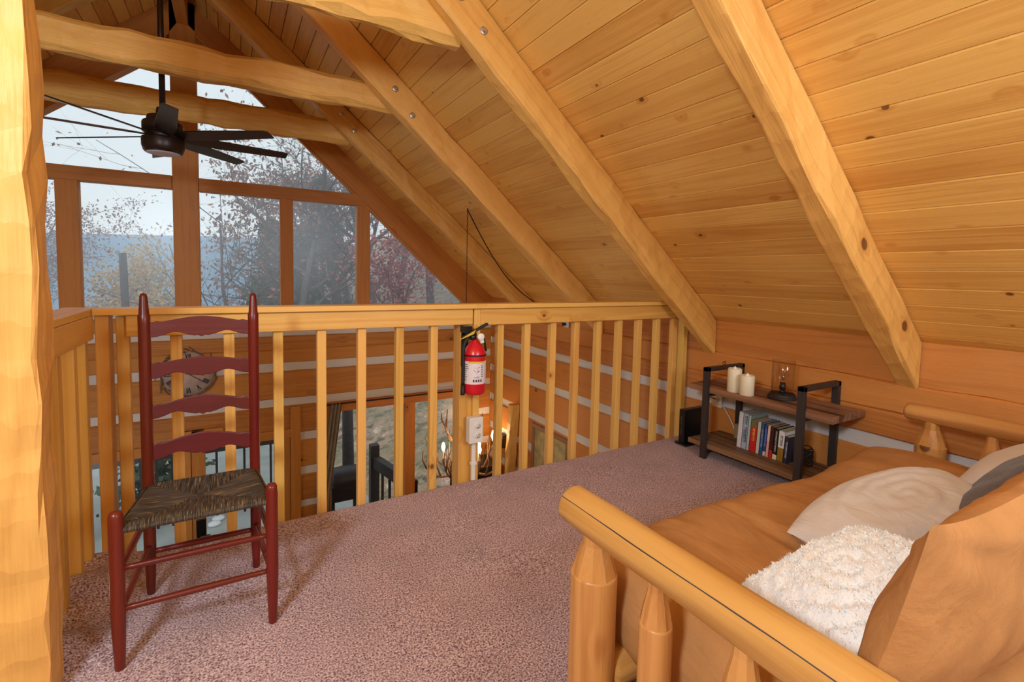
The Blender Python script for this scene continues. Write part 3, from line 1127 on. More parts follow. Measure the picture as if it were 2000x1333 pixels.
f.box((ex-0.045, ey+0.062, 0.62), (ex-0.008, ey+0.073, 0.835), 'z')
f.box((ex-0.05, ey+0.005, 0.80), (ex-0.012, ey+0.075, 0.837), 'z')
f.build('wall_bracket', M['blackplastic'], EX, bevel=0.002)

OU = thing('outlet_box', 'ivory surface-mounted outlet box with conduit below the fire extinguisher', 'outlet', (1.11, 2.25, 0.28))
f = MB()
f.box((1.066, 2.232, 0.212), (1.146, 2.279, 0.350), 'z')
f.build('box', M['whiteplastic'], OU, bevel=0.005)
for z in (0.255, 0.307):
    f = MB()
    f.lathe([(0, 0), (0.017, 0), (0.017, 0.003), (0, 0.003)], (1.112, 2.232, z), (0, -1, 0), 20)
    for dx in (-0.006, 0.006):
        f.box((1.112+dx-0.001, 2.2275, z+0.001), (1.112+dx+0.001, 2.2292, z+0.009), 'z', 1)
    f.box((1.1095, 2.2275, z-0.010), (1.1145, 2.2292, z-0.006), 'z', 1)
    f.build('socket', [M['whiteplastic'], M['ink']], OU)
f = MB()
f.box((1.097, 2.262, 0.0), (1.119, 2.279, 0.213), 'z')
f.box((1.091, 2.258, 0.085), (1.125, 2.2785, 0.10), 'z')
f.build('conduit', M['whiteplastic'], OU, bevel=0.002)

# ---------------------------------------------------------------- ceiling fan
FX, FYY = -0.335, 3.58
FAN = thing('ceiling_fan', 'dark bronze many-bladed ceiling fan with light disc, hanging from the ridge', 'ceiling fan', (FX, FYY, 1.9))
f = MB()
f.lathe([(0.016, 2.02), (0.016, 3.27)], (FX, FYY, 0), (0, 0, 1), 14)
f.lathe([(0.03, 3.17), (0.07, 3.20), (0.075, 3.24), (0.075, 3.292)], (FX, FYY, 0), (0, 0, 1), 20)
f.build('downrod', M['fanbronze'], FAN)
f = MB()
f.lathe([(0.03, 2.045), (0.034, 2.02), (0.035, 2.0), (0.075, 1.995), (0.080, 1.985), (0.080, 1.965), (0.098, 1.96), (0.103, 1.95), (0.103, 1.90), (0.085, 1.895), (0.085, 1.875)], (FX, FYY, 0), (0, 0, 1), 40)
f.lathe([(0.085, 1.868), (0.105, 1.865), (0.107, 1.858), (0.107, 1.818), (0.098, 1.790), (0.090, 1.782), (0.085, 1.782)], (FX, FYY, 0), (0, 0, 1), 40)
f.lathe([(0.09, 1.90), (0.09, 1.86)], (FX, FYY, 0), (0, 0, 1), 30)
f.build('motor_housing', M['fanbronze'], FAN)
f = MB()
f.lathe([(0.087, 1.786), (0.086, 1.780), (0.07, 1.776), (0.0, 1.775)], (FX, FYY, 0), (0, 0, 1), 40)
f.build('light_disc', M['diffuser'], FAN)['label'] = 'white frosted light disc'
for k in range(8):
    a = math.radians(278+45*k)
    d = V(math.cos(a), math.sin(a), 0)
    t = V(-math.sin(a), math.cos(a), 0)
    pit = math.radians(-16)
    w = t*math.cos(pit)+V(0, 0, 1)*math.sin(pit)
    nn = d.cross(w)
    f = MB()
    c0 = V(FX, FYY, 1.882)
    out = [(0.085, -0.022), (0.16, -0.046), (0.30, -0.050), (0.66, -0.040), (0.685, -0.030), (0.685, 0.034), (0.30, 0.050), (0.16, 0.046), (0.085, 0.022)]
    f.prism([c0+d*u+w*v-nn*0.0035 for u, v in out], nn*0.007, 0, d)
    f.build('fan_blade', M['fanbronze'], FAN, bevel=0.001)

# ---------------------------------------------------------------- console shelf by the log wall
XF, XB = 2.518, 2.815
SH = thing('console_shelf', 'low two-tier console shelf with black steel frames against the log wall', 'shelf', (2.67, 1.62, 0))
def board(z0, z1, y0, y1, nm):
    f = MB()
    xs = [2.512, 2.573, 2.632, 2.694, 2.753, 2.825]
    for i in range(5):
        f.box((xs[i], y0, z0), (xs[i+1]-0.0012, y1, z1), 'y')
    f.build(nm, M['shelfwood'], SH, bevel=0.002)
board(0.408, 0.443, 1.19, 2.04, 'upper_shelf')
board(0.063, 0.092, 1.205, 2.03, 'lower_shelf')
for y in (1.337, 1.905):
    f = MB()
    hw, tk = 0.018, 0.0125
    f.box((XF-0.026, y-hw, 0), (XF-0.001, y+hw, 0.565), 'z')
    f.box((XB+0.011, y-hw, 0), (XB+0.034, y+hw, 0.565), 'z')
    f.box((XF-0.026, y-hw, 0.541), (XB+0.034, y+hw, 0.565), 'x')
    f.box((XF-0.001, y-hw+0.004, 0.386), (XB+0.011, y+hw-0.004, 0.407), 'x')
    f.box((XF-0.001, y-hw+0.004, 0.042), (XB+0.011, y+hw-0.004, 0.062), 'x')
    f.build('side_frame', M['shelfmetal'], SH, bevel=0.0015)

def candle(x, y, h, r, label):
    o = thing('pillar_candle', label, 'candle', (x, y, 0.4432), 'flameless candles on the shelf')
    f = MB()
    f.lathe([(0, 0), (r-0.002, 0), (r, 0.002), (r, h-0.006), (r-0.004, h), (r-0.010, h-0.002), (r*0.45, h-0.014), (0, h-0.016)], (x, y, 0.4432), (0, 0, 1), 32)
    f.build('wax_body', M['candle'], o)
    f = MB()
    f.lathe([(0.011, h-0.018), (0.013, h-0.008), (0.009, h+0.004), (0.0, h+0.012)], (x, y, 0.4432), (0, 0, 1), 14)
    f.build('flame_tip', M['wick'], o)
candle(2.557, 1.755, 0.140, 0.0385, 'taller ivory pillar candle on the console shelf')
candle(2.548, 1.668, 0.116, 0.0385, 'shorter ivory pillar candle on the console shelf')

LX, LY, LZ = 2.672, 1.535, 0.4432
LA = thing('edison_lamp', 'glass cylinder lamp with a bare filament bulb on a dark round base', 'lamp', (LX, LY, LZ))
f = MB()
f.lathe([(0, 0), (0.074, 0), (0.076, 0.006), (0.070, 0.012), (0.066, 0.014), (0.068, 0.020), (0.064, 0.028), (0.020, 0.030), (0, 0.030)], (LX, LY, LZ), (0, 0, 1), 36)
f.build('base', M['darkwood'], LA)
f = MB()
f.lathe([(0.018, 0.030), (0.016, 0.04), (0.012, 0.045), (0.017, 0.05), (0.017, 0.07), (0.014, 0.075), (0.014, 0.088), (0, 0.088)], (LX, LY, LZ), (0, 0, 1), 18)
f.build('lamp_holder', M['fanbronze'], LA)
f = MB()
f.lathe([(0.012, 0.088), (0.014, 0.10), (0.026, 0.125), (0.028, 0.142), (0.022, 0.165), (0.012, 0.185), (0.004, 0.20), (0, 0.203)], (LX, LY, LZ), (0, 0, 1), 24)
f.build('bulb', M['lampglass'], LA)
f = MB()
for k in range(5):
    a = 2*PI*k/5
    f.tube([V(LX+0.004*math.cos(a), LY+0.004*math.sin(a), LZ+0.10), V(LX+0.016*math.cos(a), LY+0.016*math.sin(a), LZ+0.165), V(LX+0.006*math.cos(a+0.6), LY+0.006*math.sin(a+0.6), LZ+0.105)], 0.0008, 5)
f.build('filament', M['zinc'], LA)
f = MB()
f.lathe([(0.058, 0.028), (0.058, 0.215), (0.0565, 0.216), (0.0555, 0.215), (0.0555, 0.028)], (LX, LY, LZ), (0, 0, 1), 48)
f.build('glass_cylinder', M['lampglass'], LA)

# books
pages = plain('book_pages', srgb(206, 184, 150), 0.9, var=0.1, bscale=120)
def book(y1, y0, h, cols, label, depth=0.145, marks=None, xo=0.0, tilt=0.075):
    x = 2.638+xo
    y0, y1 = min(y0, y1), max(y0, y1)
    z = 0.0925
    o = thing('book', label, 'book', (x+depth/2, y0, z), 'paperback books on the lower shelf')
    w = y1-y0
    mats = [plain('book_cover', c, 0.45) for c, a, b_ in cols]
    f = MB()
    for i, (c, a, b_) in enumerate(cols):
        za, zb = a*h, b_*h
        f.box((0, 0.0003, za), (0.0022, w-0.0003, zb), 'z', i)
        f.box((0, 0.0003, za), (depth, 0.0015, zb), 'z', i)
        f.box((0, w-0.0015, za), (depth, w-0.0003, zb), 'z', i)
    cv = f.build('cover', mats, o, origin=(0, 0, 0))
    f = MB()
    f.box((0.0022, 0.0016, 0.002), (depth-0.003, w-0.0016, h-0.003), 'z')
    pg = f.build('page_block', pages, o, origin=(0, 0, 0))
    kids = [cv, pg]
    if marks:
        f = MB()
        RR = random.Random(int(y0*1e4))
        for (a, b_, wd, col) in marks:
            z_ = a*h
            while z_ < b_*h:
                l = RR.uniform(0.006, 0.012)
                ww = w*wd
                yy = w/2-ww/2
                f.box((-0.0006, yy, z_), (0.0004, yy+ww*0.28, z_+l*0.8), 'z')
                f.box((-0.0006, yy+ww*0.28, z_), (0.0004, yy+ww, z_+l*0.22), 'z')
                if RR.random() < 0.6:
                    f.box((-0.0006, yy+ww*0.28, z_+l*0.58), (0.0004, yy+ww, z_+l*0.8), 'z')
                z_ += l
        kids.append(f.build('spine_lettering', plain('spine_ink', marks[0][3], 0.5), o, origin=(0, 0, 0)))
    for k in kids:
        k.location = (0, 0, 0)
        k.parent = o
    o.location = (x, y0, z)
    o.rotation_euler = (tilt, 0, 0)
    return o
Wt, Cr = srgb(226, 222, 222), srgb(222, 210, 176)
bk = [
 (1.7765, 1.747, 0.218, [(srgb(222, 218, 222), 0, 1)], 'thick plain white book at the left end of the row', None),
 (1.7465, 1.714, 0.216, [(srgb(180, 184, 200), 0, 0.16), (srgb(166, 186, 206), 0.16, 1)], 'pale blue book with large dark letters, second in the row', [(0.2, 0.62, 0.62, srgb(50, 44, 62)), (0.70, 0.93, 0.55, srgb(50, 44, 62))]),
 (1.7135, 1.697, 0.212, [(srgb(176, 204, 200), 0, 1)], 'thin pale teal book beside the red book', None),
 (1.6965, 1.655, 0.188, [(srgb(206, 36, 36), 0, 0.78), (srgb(120, 112, 70), 0.78, 1)], 'red book with yellow letters and a green top', [(0.36, 0.72, 0.34, srgb(244, 196, 96))]),
 (1.6545, 1.634, 0.190, [(srgb(206, 210, 200), 0, 1)], 'pale off-white slim book between the red and blue books', None),
 (1.6335, 1.613, 0.188, [(srgb(58, 92, 140), 0, 1)], 'slate blue book next to the pale off-white book', [(0.25, 0.8, 0.3, srgb(170, 190, 210))]),
 (1.6125, 1.594, 0.186, [(srgb(214, 206, 180), 0, 0.14), (srgb(44, 76, 150), 0.14, 1)], 'deep blue book with a cream foot', [(0.3, 0.85, 0.3, srgb(150, 170, 216))]),
 (1.5935, 1.577, 0.184, [(srgb(232, 170, 160), 0, 0.5), (srgb(236, 208, 186), 0.5, 1)], 'slim pink and cream book', None),
 (1.5765, 1.555, 0.182, [(srgb(200, 40, 38), 0, 0.25), (srgb(70, 26, 26), 0.25, 1)], 'dark maroon book with a red foot', None),
 (1.5545, 1.529, 0.180, [(srgb(224, 214, 160), 0, 0.16), (srgb(28, 26, 26), 0.16, 1)], 'black book with pale letters and a cream foot', [(0.25, 0.9, 0.3, srgb(196, 190, 178))]),
 (1.5285, 1.493, 0.172, [(srgb(150, 112, 38), 0, 0.45), (srgb(228, 224, 218), 0.45, 1)], 'half white, half mustard book with dark letters', [(0.52, 0.85, 0.4, srgb(60, 58, 56))]),
 (1.4925, 1.468, 0.150, [(srgb(46, 44, 60), 0, 1)], 'short dark navy book at the right end of the row', [(0.2, 0.8, 0.3, srgb(200, 196, 190))]),
]
for y1, y0, h, cols, lab, marks in bk:
    book(y1, y0, h, cols, lab, marks=marks, tilt=0.05)

f = MB()
RR = random.Random(3)
for k in range(6):
    P = []
    for t in range(26):
        a = t/25*2*PI*1.6+k
        P.append(V(2.70+0.045*math.cos(a)+RR.uniform(-.004, .004), 1.405+0.035*math.sin(a)*0.9, 0.10+0.012*k+0.035*abs(math.sin(a*0.7+k))))
    f.tube(P, 0.0035, 6)
tag(f.build('cable_coil', M['rubber'], origin=(2.70, 1.41, 0.1)), 'tangled black cables at the right end of the lower shelf', 'cable', None)

# modem on the floor, wall outlet, charger and cords
MO = thing('modem', 'black upright modem on the carpet between the shelf and the railing', 'modem', (2.66, 2.12, 0))
f = MB()
f.box((2.560, 2.102, 0.018), (2.772, 2.148, 0.240), 'z')
f.build('case', M['blackplastic'], MO, bevel=0.006)
f = MB()
f.box((2.555, 2.078, 0.003), (2.768, 2.172, 0.017), 'x')
f.build('foot', M['blackplastic'], MO, bevel=0.004)
f = MB()
for k in range(9):
    f.box((2.5585, 2.122, 0.075+k*0.014), (2.5598, 2.128, 0.078+k*0.014), 'x')
f.build('indicator_strip', M['zinc'], MO)

WO = thing('wall_outlet', 'white wall outlet on the chinking behind the console shelf', 'outlet', (2.85, 2.075, 0.275))
f = MB()
f.box((2.846, 2.04, 0.235), (2.853, 2.112, 0.315), 'z')
f.build('plate', M['whiteplastic'], WO, bevel=0.002)
f = MB()
f.lathe([(0, 0), (0.016, 0), (0.016, 0.003), (0, 0.003)], (2.846, 2.076, 0.29), (-1, 0, 0), 18)
f.build('socket', M['whiteplastic'], WO)
f = MB()
P = [(2.835, 2.06, 0.262), (2.80, 2.03, 0.275), (2.79, 1.98, 0.262), (2.79, 1.93, 0.20), (2.795, 1.905, 0.15), (2.775, 1.87, 0.10), (2.76, 1.83, 0.0965), (2.77, 1.80, 0.0965)]
f.tube(P, 0.0032, 8)
tag(f.build('white_cord', M['whiteplastic'], origin=(2.79, 1.95, 0.2)), 'white cord hanging from the wall outlet down to the lower shelf', 'cord')
f = MB()
P = [(2.835, 2.075, 0.29), (2.80, 2.10, 0.305), (2.775, 2.128, 0.28), (2.775, 2.13, 0.22)]
f.tube(P, 0.003, 8)
tag(f.build('black_cord', M['rubber'], origin=(2.8, 2.1, 0.28)), 'black cord from the wall outlet to the modem', 'cord')
f = MB()
f.box((2.765, 1.852, 0.0925), (2.795, 1.885, 0.185), 'z')
tag(f.build('power_adapter', plain('olive_grey_plastic', srgb(150, 134, 104), 0.5), bevel=0.004, origin=(2.78, 1.87, 0.0925)), 'small olive-grey power adapter on the lower shelf left of the books', 'adapter')
f = MB()
f.tube([V(2.835+0.0*math.cos(a), 2.028+0.010*math.cos(a), 0.546+0.010*math.sin(a)) for a in [2*PI*k/14 for k in range(15)]], 0.002, 6)
f.tube([(2.858, 2.028, 0.556), (2.835, 2.028, 0.556)], 0.002, 6)
tag(f.build('screw_eye', M['fanbronze'], origin=(2.84, 2.028, 0.546)), 'small dark ring screwed into the log wall above the candles', 'hook')

# ---------------------------------------------------------------- log futon
FU = thing('log_futon', 'peeled-log futon with a tan suede mattress along the right wall', 'futon', (1.7, 0.65, 0))
def log(p0, p1, r, seed, name, parent, dome=True, jit=0.10, n=14, crack=False):
    p0, p1 = V(*p0), V(*p1)
    L_ = (p1-p0).length
    d = (p1-p0).normalized()
    pts, rad = [], []
    for i in range(n+1):
        t = i/n
        s_ = noise.noise((seed*3.7, t*3, 0))*0.004
        pts.append(p0+(p1-p0)*t+V(0, 0, s_))
        rad.append(r*(1+0.05*noise.noise((seed, t*L_*5, 2.2))))
    if dome:
        e = [(0.55, 0.012), (0.86, 0.005), (0.97, 0.0)]
        pre_p = [p0-d*0.014, p0-d*0.010, p0-d*0.004]
        pre_r = [r*0.72, r*0.88, r*0.97]
        pts = pre_p+pts+[p1+d*0.004, p1+d*0.010, p1+d*0.014]
        rad = pre_r+rad+[r*0.97, r*0.88, r*0.72]
    f = MB()
    f.tube(pts, rad, 22, jit=jit, seed=seed)
    if crack:
        # drying check: a thin dark split that wanders along the rail
        ln, P_, prev = 0, None, None
        for i in range(len(pts)):
            if i:
                ln += (pts[i]-pts[i-1]).length
            w = -0.62+0.10*noise.noise((ln*2.2, seed, 0))+0.03*noise.noise((ln*9, seed, 3))
            hw = 0.0022*(0.55+0.45*noise.noise((ln*6, seed, 8)))
            row = []
            for sg in (-1, 1):
                ww = w+sg*hw/rad[i]
                r_ = rad[i]*(1+jit*noise.noise((math.cos(ww)*1.3+seed*7.1, math.sin(ww)*1.3+seed*3.3, ln*4+seed)))*1.004
                row.append(pts[i]+V(-math.cos(ww), 0, -math.sin(ww))*r_)
            if prev is not None and i > 1:
                f.piece([prev[0], prev[1], row[1], row[0]], [(0, 1, 2, 3)], 1)
            prev = row
    return f.build(name, [M['peeled'], M['ink']], parent)
def arm(x, nm_seed, dia, crack=False, post_dx=0.0):
    log((x, 0.945, 0.522), (x, -0.22, 0.522), dia, nm_seed, 'arm_rail', FU, n=26, crack=crack)
    def up(y, r, seed, name):
        f = MB()
        zt = 0.505
        pr = [(r*0.97, 0.0)]
        z = 0.05
        while z < 0.36:
            pr.append((r*(1+0.03*noise.noise((seed, z*8, 1))), z))
            z += 0.06
        pr += [(r, 0.385), (r*0.985, 0.392)]
        f.lathe(pr, (x+post_dx, y, 0), (0, 0, 1), 24)
        f.lathe([(r*0.985, 0.392), (r*0.80, 0.425), (r*0.62, 0.452), (r*0.55, 0.462), (r*0.52, zt)], (x+post_dx, y, 0), (0, 0, 1), 10, smooth=False)
        f.build(name, M['peeled'], FU)
    up(0.862, 0.056, nm_seed+1, 'corner_post')
    for k, y in enumerate((0.665, 0.47, 0.27, 0.08)):
        up(y, 0.034, nm_seed+2+k, 'spindle')
    up(-0.14, 0.056, nm_seed+9, 'corner_post')
    log((x+post_dx, 0.86, 0.10), (x+post_dx, -0.14, 0.10), 0.036, nm_seed+12, 'lower_rail', FU)
arm(0.750, 51, 0.047, True)
arm(2.665, 71, 0.038)
log((0.80, 0.86, 0.13), (2.62, 0.86, 0.13), 0.05, 91, 'front_rail', FU)

def wr(x, y, s_=1.0):
    return s_*(0.011*noise.noise((x*4.5, y*2.6, 0.5))+0.006*noise.noise((x*11, y*6, 3.3)))
f = MB()
def matt(u, v):
    # u around the section (front, top, back, bottom), v along X
    x = 0.838+(2.575-0.838)*v
    y0, y1, z0, z1 = 0.20, 1.045, 0.125, 0.355
    r = 0.105
    # rounded rectangle path
    w, h = (y1-y0), (z1-z0)
    a = u*2*PI
    cx, cz = (y0+y1)/2, (z0+z1)/2
    e = 5.0
    ca, sa = math.cos(a), math.sin(a)
    k = (abs(ca)**e+abs(sa)**e)**(-1/e)
    yy = cx+w/2*ca*k
    zz = cz+h/2*sa*k
    # ends round off
    t = abs(v*2-1)
    en = max(0, (t-0.93)/0.07)
    sh = math.sqrt(max(0.0, 1-en*en*0.92))
    zz = cz+(zz-cz)*(0.45+0.55*sh)
    yy = cx+(yy-cx)*(0.94+0.06*sh)
    if sa > 0:
        zz += wr(x, yy)*1.3+0.028*math.exp(-((x-2.35)/0.30)**2)*max(0, sa)+0.012*math.exp(-((x-1.15)/0.25)**2)
        zz -= 0.012*math.exp(-((x-1.38-(yy-0.8)*0.25)/0.020)**2)*max(0, sa)
    else:
        yy += wr(x, zz*3)*0.6
    if ca > 0.4:
        yy += 0.016*noise.noise((x*5, zz*5, 7.7))+0.012*math.sin(x*5.2)
    return V(x, yy, zz)
f.grid(matt, 96, 150, flip=False)
# end caps
for v in (0, 1):
    ring = [matt(i/96, v) for i in range(96)]
    c = sum(ring, V(0, 0, 0))/96+V(-0.012 if v == 0 else 0.012, 0, 0)
    mid = [(q+c)/2+V(-0.010 if v == 0 else 0.010, 0, 0) for q in ring]
    vs = ring+mid+[c]
    fs = []
    for i in range(96):
        j = (i+1) % 96
        fs += [(i, j, 96+j, 96+i), (96+i, 96+j, 192)]
    if v == 0:
        fs = [tuple(reversed(q)) for q in fs]
    f.piece(vs, fs, 0, smooth=True)
f.build('mattress', M['suede'], FU)['label'] = 'tan suede mattress'
# pillows, and the upright back cushion of the futon itself
def pillow(name, label, c, a1, n, hw, hh, th, mat, seed, pinch=0.10, rough=0.0, swirl=0.0, lens=0.0, parent=None, fold=0.0, es=2.4, et=2.4):
    c = V(*c)
    a1 = V(*a1).normalized()
    n = V(*n)
    n = (n-a1*n.dot(a1)).normalized()
    a2 = n.cross(a1)
    N_ = 56
    f = MB()
    def pt(s_, t, sg):
        ps = s_*(1-pinch*(1-t*t))
        pt_ = t*(1-pinch*(1-s_*s_))*(1-lens*s_*s_)
        e = (1-abs(s_)**es)*(1-abs(t)**et)
        prof = th*max(0, e)**0.55
        x, y = ps*hw, pt_*hh
        w = noise.noise((x*13+seed, y*13, sg*3.0))*0.007*min(1, e*3)
        if fold:
            w += fold*noise.noise((x*2.2+seed, y*6, 1.7))*min(1, e*2)
            d_ = math.hypot(s_+1, (t-1)*0.5)
            w += fold*0.9*math.sin(math.atan2((1-t)*0.5, s_+1)*9)*math.exp(-d_*2.4)*min(1, e*6)
        if swirl and sg > 0:
            rr = math.hypot(s_, t)
            w += swirl*math.sin(rr*26+math.atan2(t, s_)*1.0)*math.exp(-rr*1.1)*min(1, e*3)
        if rough:
            w += rough*noise.noise((x*46+seed, y*46, sg*5))*min(1, e*6)+rough*0.7*noise.noise((x*90, y*90+seed, sg*5))*min(1, e*6)
            w += rough*1.2*math.sin((math.hypot(s_+0.1, t))*30+noise.noise((x*9, y*9, seed))*3)*min(1, e*3)*0.5
        if fold:   # corners stand up, the top edge sags between them
            y += 0.062*max(0, t)**2*math.exp(-(1-abs(s_))/0.20)
            x += math.copysign(0.022, s_)*max(0, t)**2*math.exp(-(1-abs(s_))/0.10)
        return c+a1*x+a2*y+n*(sg*prof+w*sg)
    for sg in (1, -1):
        vs = [pt(i/N_*2-1, j/N_*2-1, sg) for i in range(N_+1) for j in range(N_+1)]
        fs = []
        for i in range(N_):
            for j in range(N_):
                q = (i*(N_+1)+j, (i+1)*(N_+1)+j, (i+1)*(N_+1)+j+1, i*(N_+1)+j+1)
                fs.append(q if sg > 0 else tuple(reversed(q)))
        f.piece(vs, fs, 0, smooth=True)
    if rough:
        RR = random.Random(seed)
        for k in range(7500):
            s_, t = RR.uniform(-0.99, 0.99), RR.uniform(-0.99, 0.99)
            p = pt(s_, t, 1)
            dx = V(RR.uniform(-1, 1), RR.uniform(-1, 1), RR.uniform(-1, 1))*0.005
            h_ = n*RR.uniform(0.002, 0.006)+dx
            sd = V(RR.uniform(-1, 1), RR.uniform(-1, 1), RR.uniform(-1, 1)).normalized()*0.0028
            p -= n*0.002
            f.piece([p-sd, p+sd, p+h_], [(0, 1, 2)], 0, smooth=True)
    if parent:
        o = f.build(name, mat, parent)
        o['label'] = label
        return o
    o = f.build(name, mat, origin=c)
    return tag(o, label, 'pillow', 'throw pillows on the futon')
pillow('back_cushion', 'tan suede back cushion, upright', (1.66, 0.302, 0.538), (1, 0, 0), (0, -0.97, -0.24), 0.88, 0.205, 0.085, M['suede'], 21, pinch=0.03, parent=FU, fold=0.011, es=4.5, et=1.7)
pillow('throw_pillow', 'pale grey pillow with a gathered rosette lying on the futon seat', (1.68, 0.60, 0.420), (0.97, -0.16, 0.13), (-0.28, -0.15, 0.94), 0.35, 0.165, 0.080, M['greycloth'], 3, pinch=0.06, swirl=0.0035, lens=0.48)
pillow('throw_pillow', 'fluffy white plush pillow at the near end of the futon', (1.13, 0.455, 0.445), (0.40, -0.12, 0.13), (-0.45, 0.30, 0.80), 0.215, 0.185, 0.085, M['fur'], 5, rough=0.006)
pillow('throw_pillow', 'charcoal woven pillow leaning on the back cushion', (2.00, 0.40, 0.525), (1.0, 0.02, 0.06), (-0.1, 0.62, 0.72), 0.33, 0.19, 0.075, M['darkcloth'], 8)
pillow('throw_pillow', 'ivory pillow mostly hidden behind the charcoal pillow', (2.33, 0.50, 0.475), (1.0, -0.06, 0.14), (-0.3, 0.55, 0.72), 0.21, 0.18, 0.07, M['ivorycloth'], 9)

# ---------------------------------------------------------------- great room below the loft
# clock of twigs on the far log wall
CL = thing('wall_clock', 'round twig-rimmed wall clock with Roman numerals on the far log wall', 'clock', (-0.355, YG-0.03, 0.115))
ccx, ccz, cr = -0.355, 0.115, 0.205
f = MB()
f.lathe([(0, 0), (cr, 0), (cr, 0.012), (0, 0.012)], (ccx, YG-0.014, ccz), (0, -1, 0), 48)
f.build('dial', M['clockface'], CL)
f = MB()
RR = random.Random(12)
for k in range(34):
    a = 2*PI*k/34+RR.uniform(-.05, .05)
    b_ = a+RR.uniform(0.25, 0.42)
    r0, r1 = cr+RR.uniform(-0.004, 0.022), cr+RR.uniform(0.0, 0.03)
    if RR.random() < 0.35:
        r1 += RR.uniform(0.02, 0.05)
    P = []
    for t in range(5):
        w = a+(b_-a)*t/4
        r = r0+(r1-r0)*t/4
        P.append(V(ccx+r*math.cos(w), YG-0.03-RR.uniform(0, 0.012), ccz+r*math.sin(w)))
    f.tube(P, [0.006, 0.007, 0.006, 0.005, 0.003], 6)
f.build('twig_rim', M['twig'], CL)
def stroke(f, p, q, w, y):
    p, q = Vector(p), Vector(q)
    d = (q-p).normalized()
    n_ = Vector((-d.y, d.x))*w/2
    vs = [V(a.x, y, a.y) for a in (p-n_, p+n_, q+n_, q-n_)]
    f.prism(vs, (0, -0.0015, 0))
def numeral(txt, ang):
    f = MB()
    glyph = {'I': ([((0, -0.5), (0, 0.5))], 0.32), 'V': ([((-0.3, 0.5), (0, -0.5)), ((0.3, 0.5), (0, -0.5))], 0.75), 'X': ([((-0.3, 0.5), (0.3, -0.5)), ((0.3, 0.5), (-0.3, -0.5))], 0.78)}
    tot = sum(glyph[c][1] for c in txt)
    h = 0.052
    r = cr-0.045
    up = Vector((math.sin(ang), math.cos(ang)))
    rt = Vector((math.cos(ang), -math.sin(ang)))
    cx = -tot/2
    c0 = Vector((ccx, ccz))+up*r
    for ch in txt:
        st, wd = glyph[ch]
        for i, (a, b_) in enumerate(st):
            pa = c0+rt*(cx+wd/2+a[0])*h*0.62+up*a[1]*h
            pb = c0+rt*(cx+wd/2+b_[0])*h*0.62+up*b_[1]*h
            stroke(f, pa, pb, 0.0085 if i == 0 else 0.006, YG-0.0265)
        cx += wd
    f.build('numeral', M['ink'], CL)
for k, t in enumerate(['XII', 'I', 'II', 'III', 'IIII', 'V', 'VI', 'VII', 'VIII', 'IX', 'X', 'XI']):
    numeral(t, 2*PI*k/12)
for a, l, w, nm in ((math.radians(126), 0.135, 0.007, 'minute_hand'), (math.radians(100), 0.09, 0.009, 'hour_hand')):
    f = MB()
    stroke(f, (ccx-0.02*math.sin(a), ccz-0.02*math.cos(a)), (ccx+l*math.sin(a), ccz+l*math.cos(a)), w, YG-0.029)
    f.build(nm, M['ink'], CL)

# antler chandelier on a chain, swag wire to the wall
HK = V(1.835, 3.955, roof(1.835)-0.012)
CD = thing('antler_chandelier', 'antler chandelier with lit candle bulbs hanging on a thin chain beyond the railing', 'chandelier', HK)
f = MB()
z = HK.z
k = 0
while z > -0.05:
    a = (V(1, 0, 0), V(0, 1, 0))[k % 2]
    P = [V(HK.x, HK.y, z-0.014)+a*0.0055*math.cos(w)+V(0, 0, 0.016*math.sin(w)) for w in [2*PI*i/8 for i in range(9)]]
    f.tube(P, 0.0017, 4, caps=False)
    z -= 0.025
    k += 1
f.tube([HK, HK-V(0, 0, 0.02)], 0.004, 6)
f.build('chain', M['black'], CD)
CC = V(1.84, 3.955, -0.66)
f = MB()
f.lathe([(0, -0.08), (0.03, -0.07), (0.035, 0), (0.02, 0.05), (0.012, 0.62), (0, 0.62)], CC, (0, 0, 1), 14)
f.build('stem', M['antler'], CD)
def antler(base, a, reach, rise, seed, up=1.0):
    RR = random.Random(seed)
    d = V(math.cos(a), math.sin(a), 0)
    t = V(-math.sin(a), math.cos(a), 0)
    f = MB()
    P, n_ = [], 12
    for i in range(n_+1):
        w = i/n_
        P.append(base+d*(reach*math.sin(w*PI*0.5))+V(0, 0, -0.09*math.sin(w*PI*0.9)+rise*w**2.2)+t*0.05*math.sin(w*4+seed))
    f.tube(P, [0.016*(1-0.75*i/n_) for i in range(n_+1)], 8)
    for k in (3, 5, 7, 9):
        q = P[k]
        tip = q+d*RR.uniform(-0.03, 0.08)+t*RR.uniform(-0.07, 0.07)+V(0, 0, RR.uniform(0.10, 0.24))
        f.tube([q, q+(tip-q)*0.5+d*0.02, tip], [0.010, 0.007, 0.002], 6)
    f.build('antler', M['antler'], CD)
for k in range(7):
    antler(CC, 2*PI*k/7+0.3, 0.34+0.04*(k % 2), 0.18+0.08*(k % 3), 60+k)
for k in range(4):
    antler(CC+V(0, 0, 0.28), 2*PI*k/4+0.9, 0.17, 0.26, 80+k)
for (x, y, z) in ((1.631, 3.955, -0.455), (1.812, 4.10, -0.49), (1.721, 3.80, -0.515), (2.037, 4.05, -0.53), (1.942, 3.85, -0.50), (2.00, 4.22, -0.50)):
    f = MB()
    f.lathe([(0, -0.10), (0.018, -0.10), (0.020, -0.092), (0.012, -0.088), (0.012, -0.03), (0, -0.03)], (x, y, z), (0, 0, 1), 14)
    c_ = f.build('candle_socket', M['candle'], CD)
    f = MB()
    f.lathe([(0.008, -0.03), (0.016, -0.005), (0.017, 0.008), (0.010, 0.030), (0.003, 0.045), (0, 0.046)], (x, y, z), (0, 0, 1), 14)
    f.build('bulb', M['bulb'], c_)
f = MB()
P = [V(1.835, 3.955, roof(1.835)-0.03)]
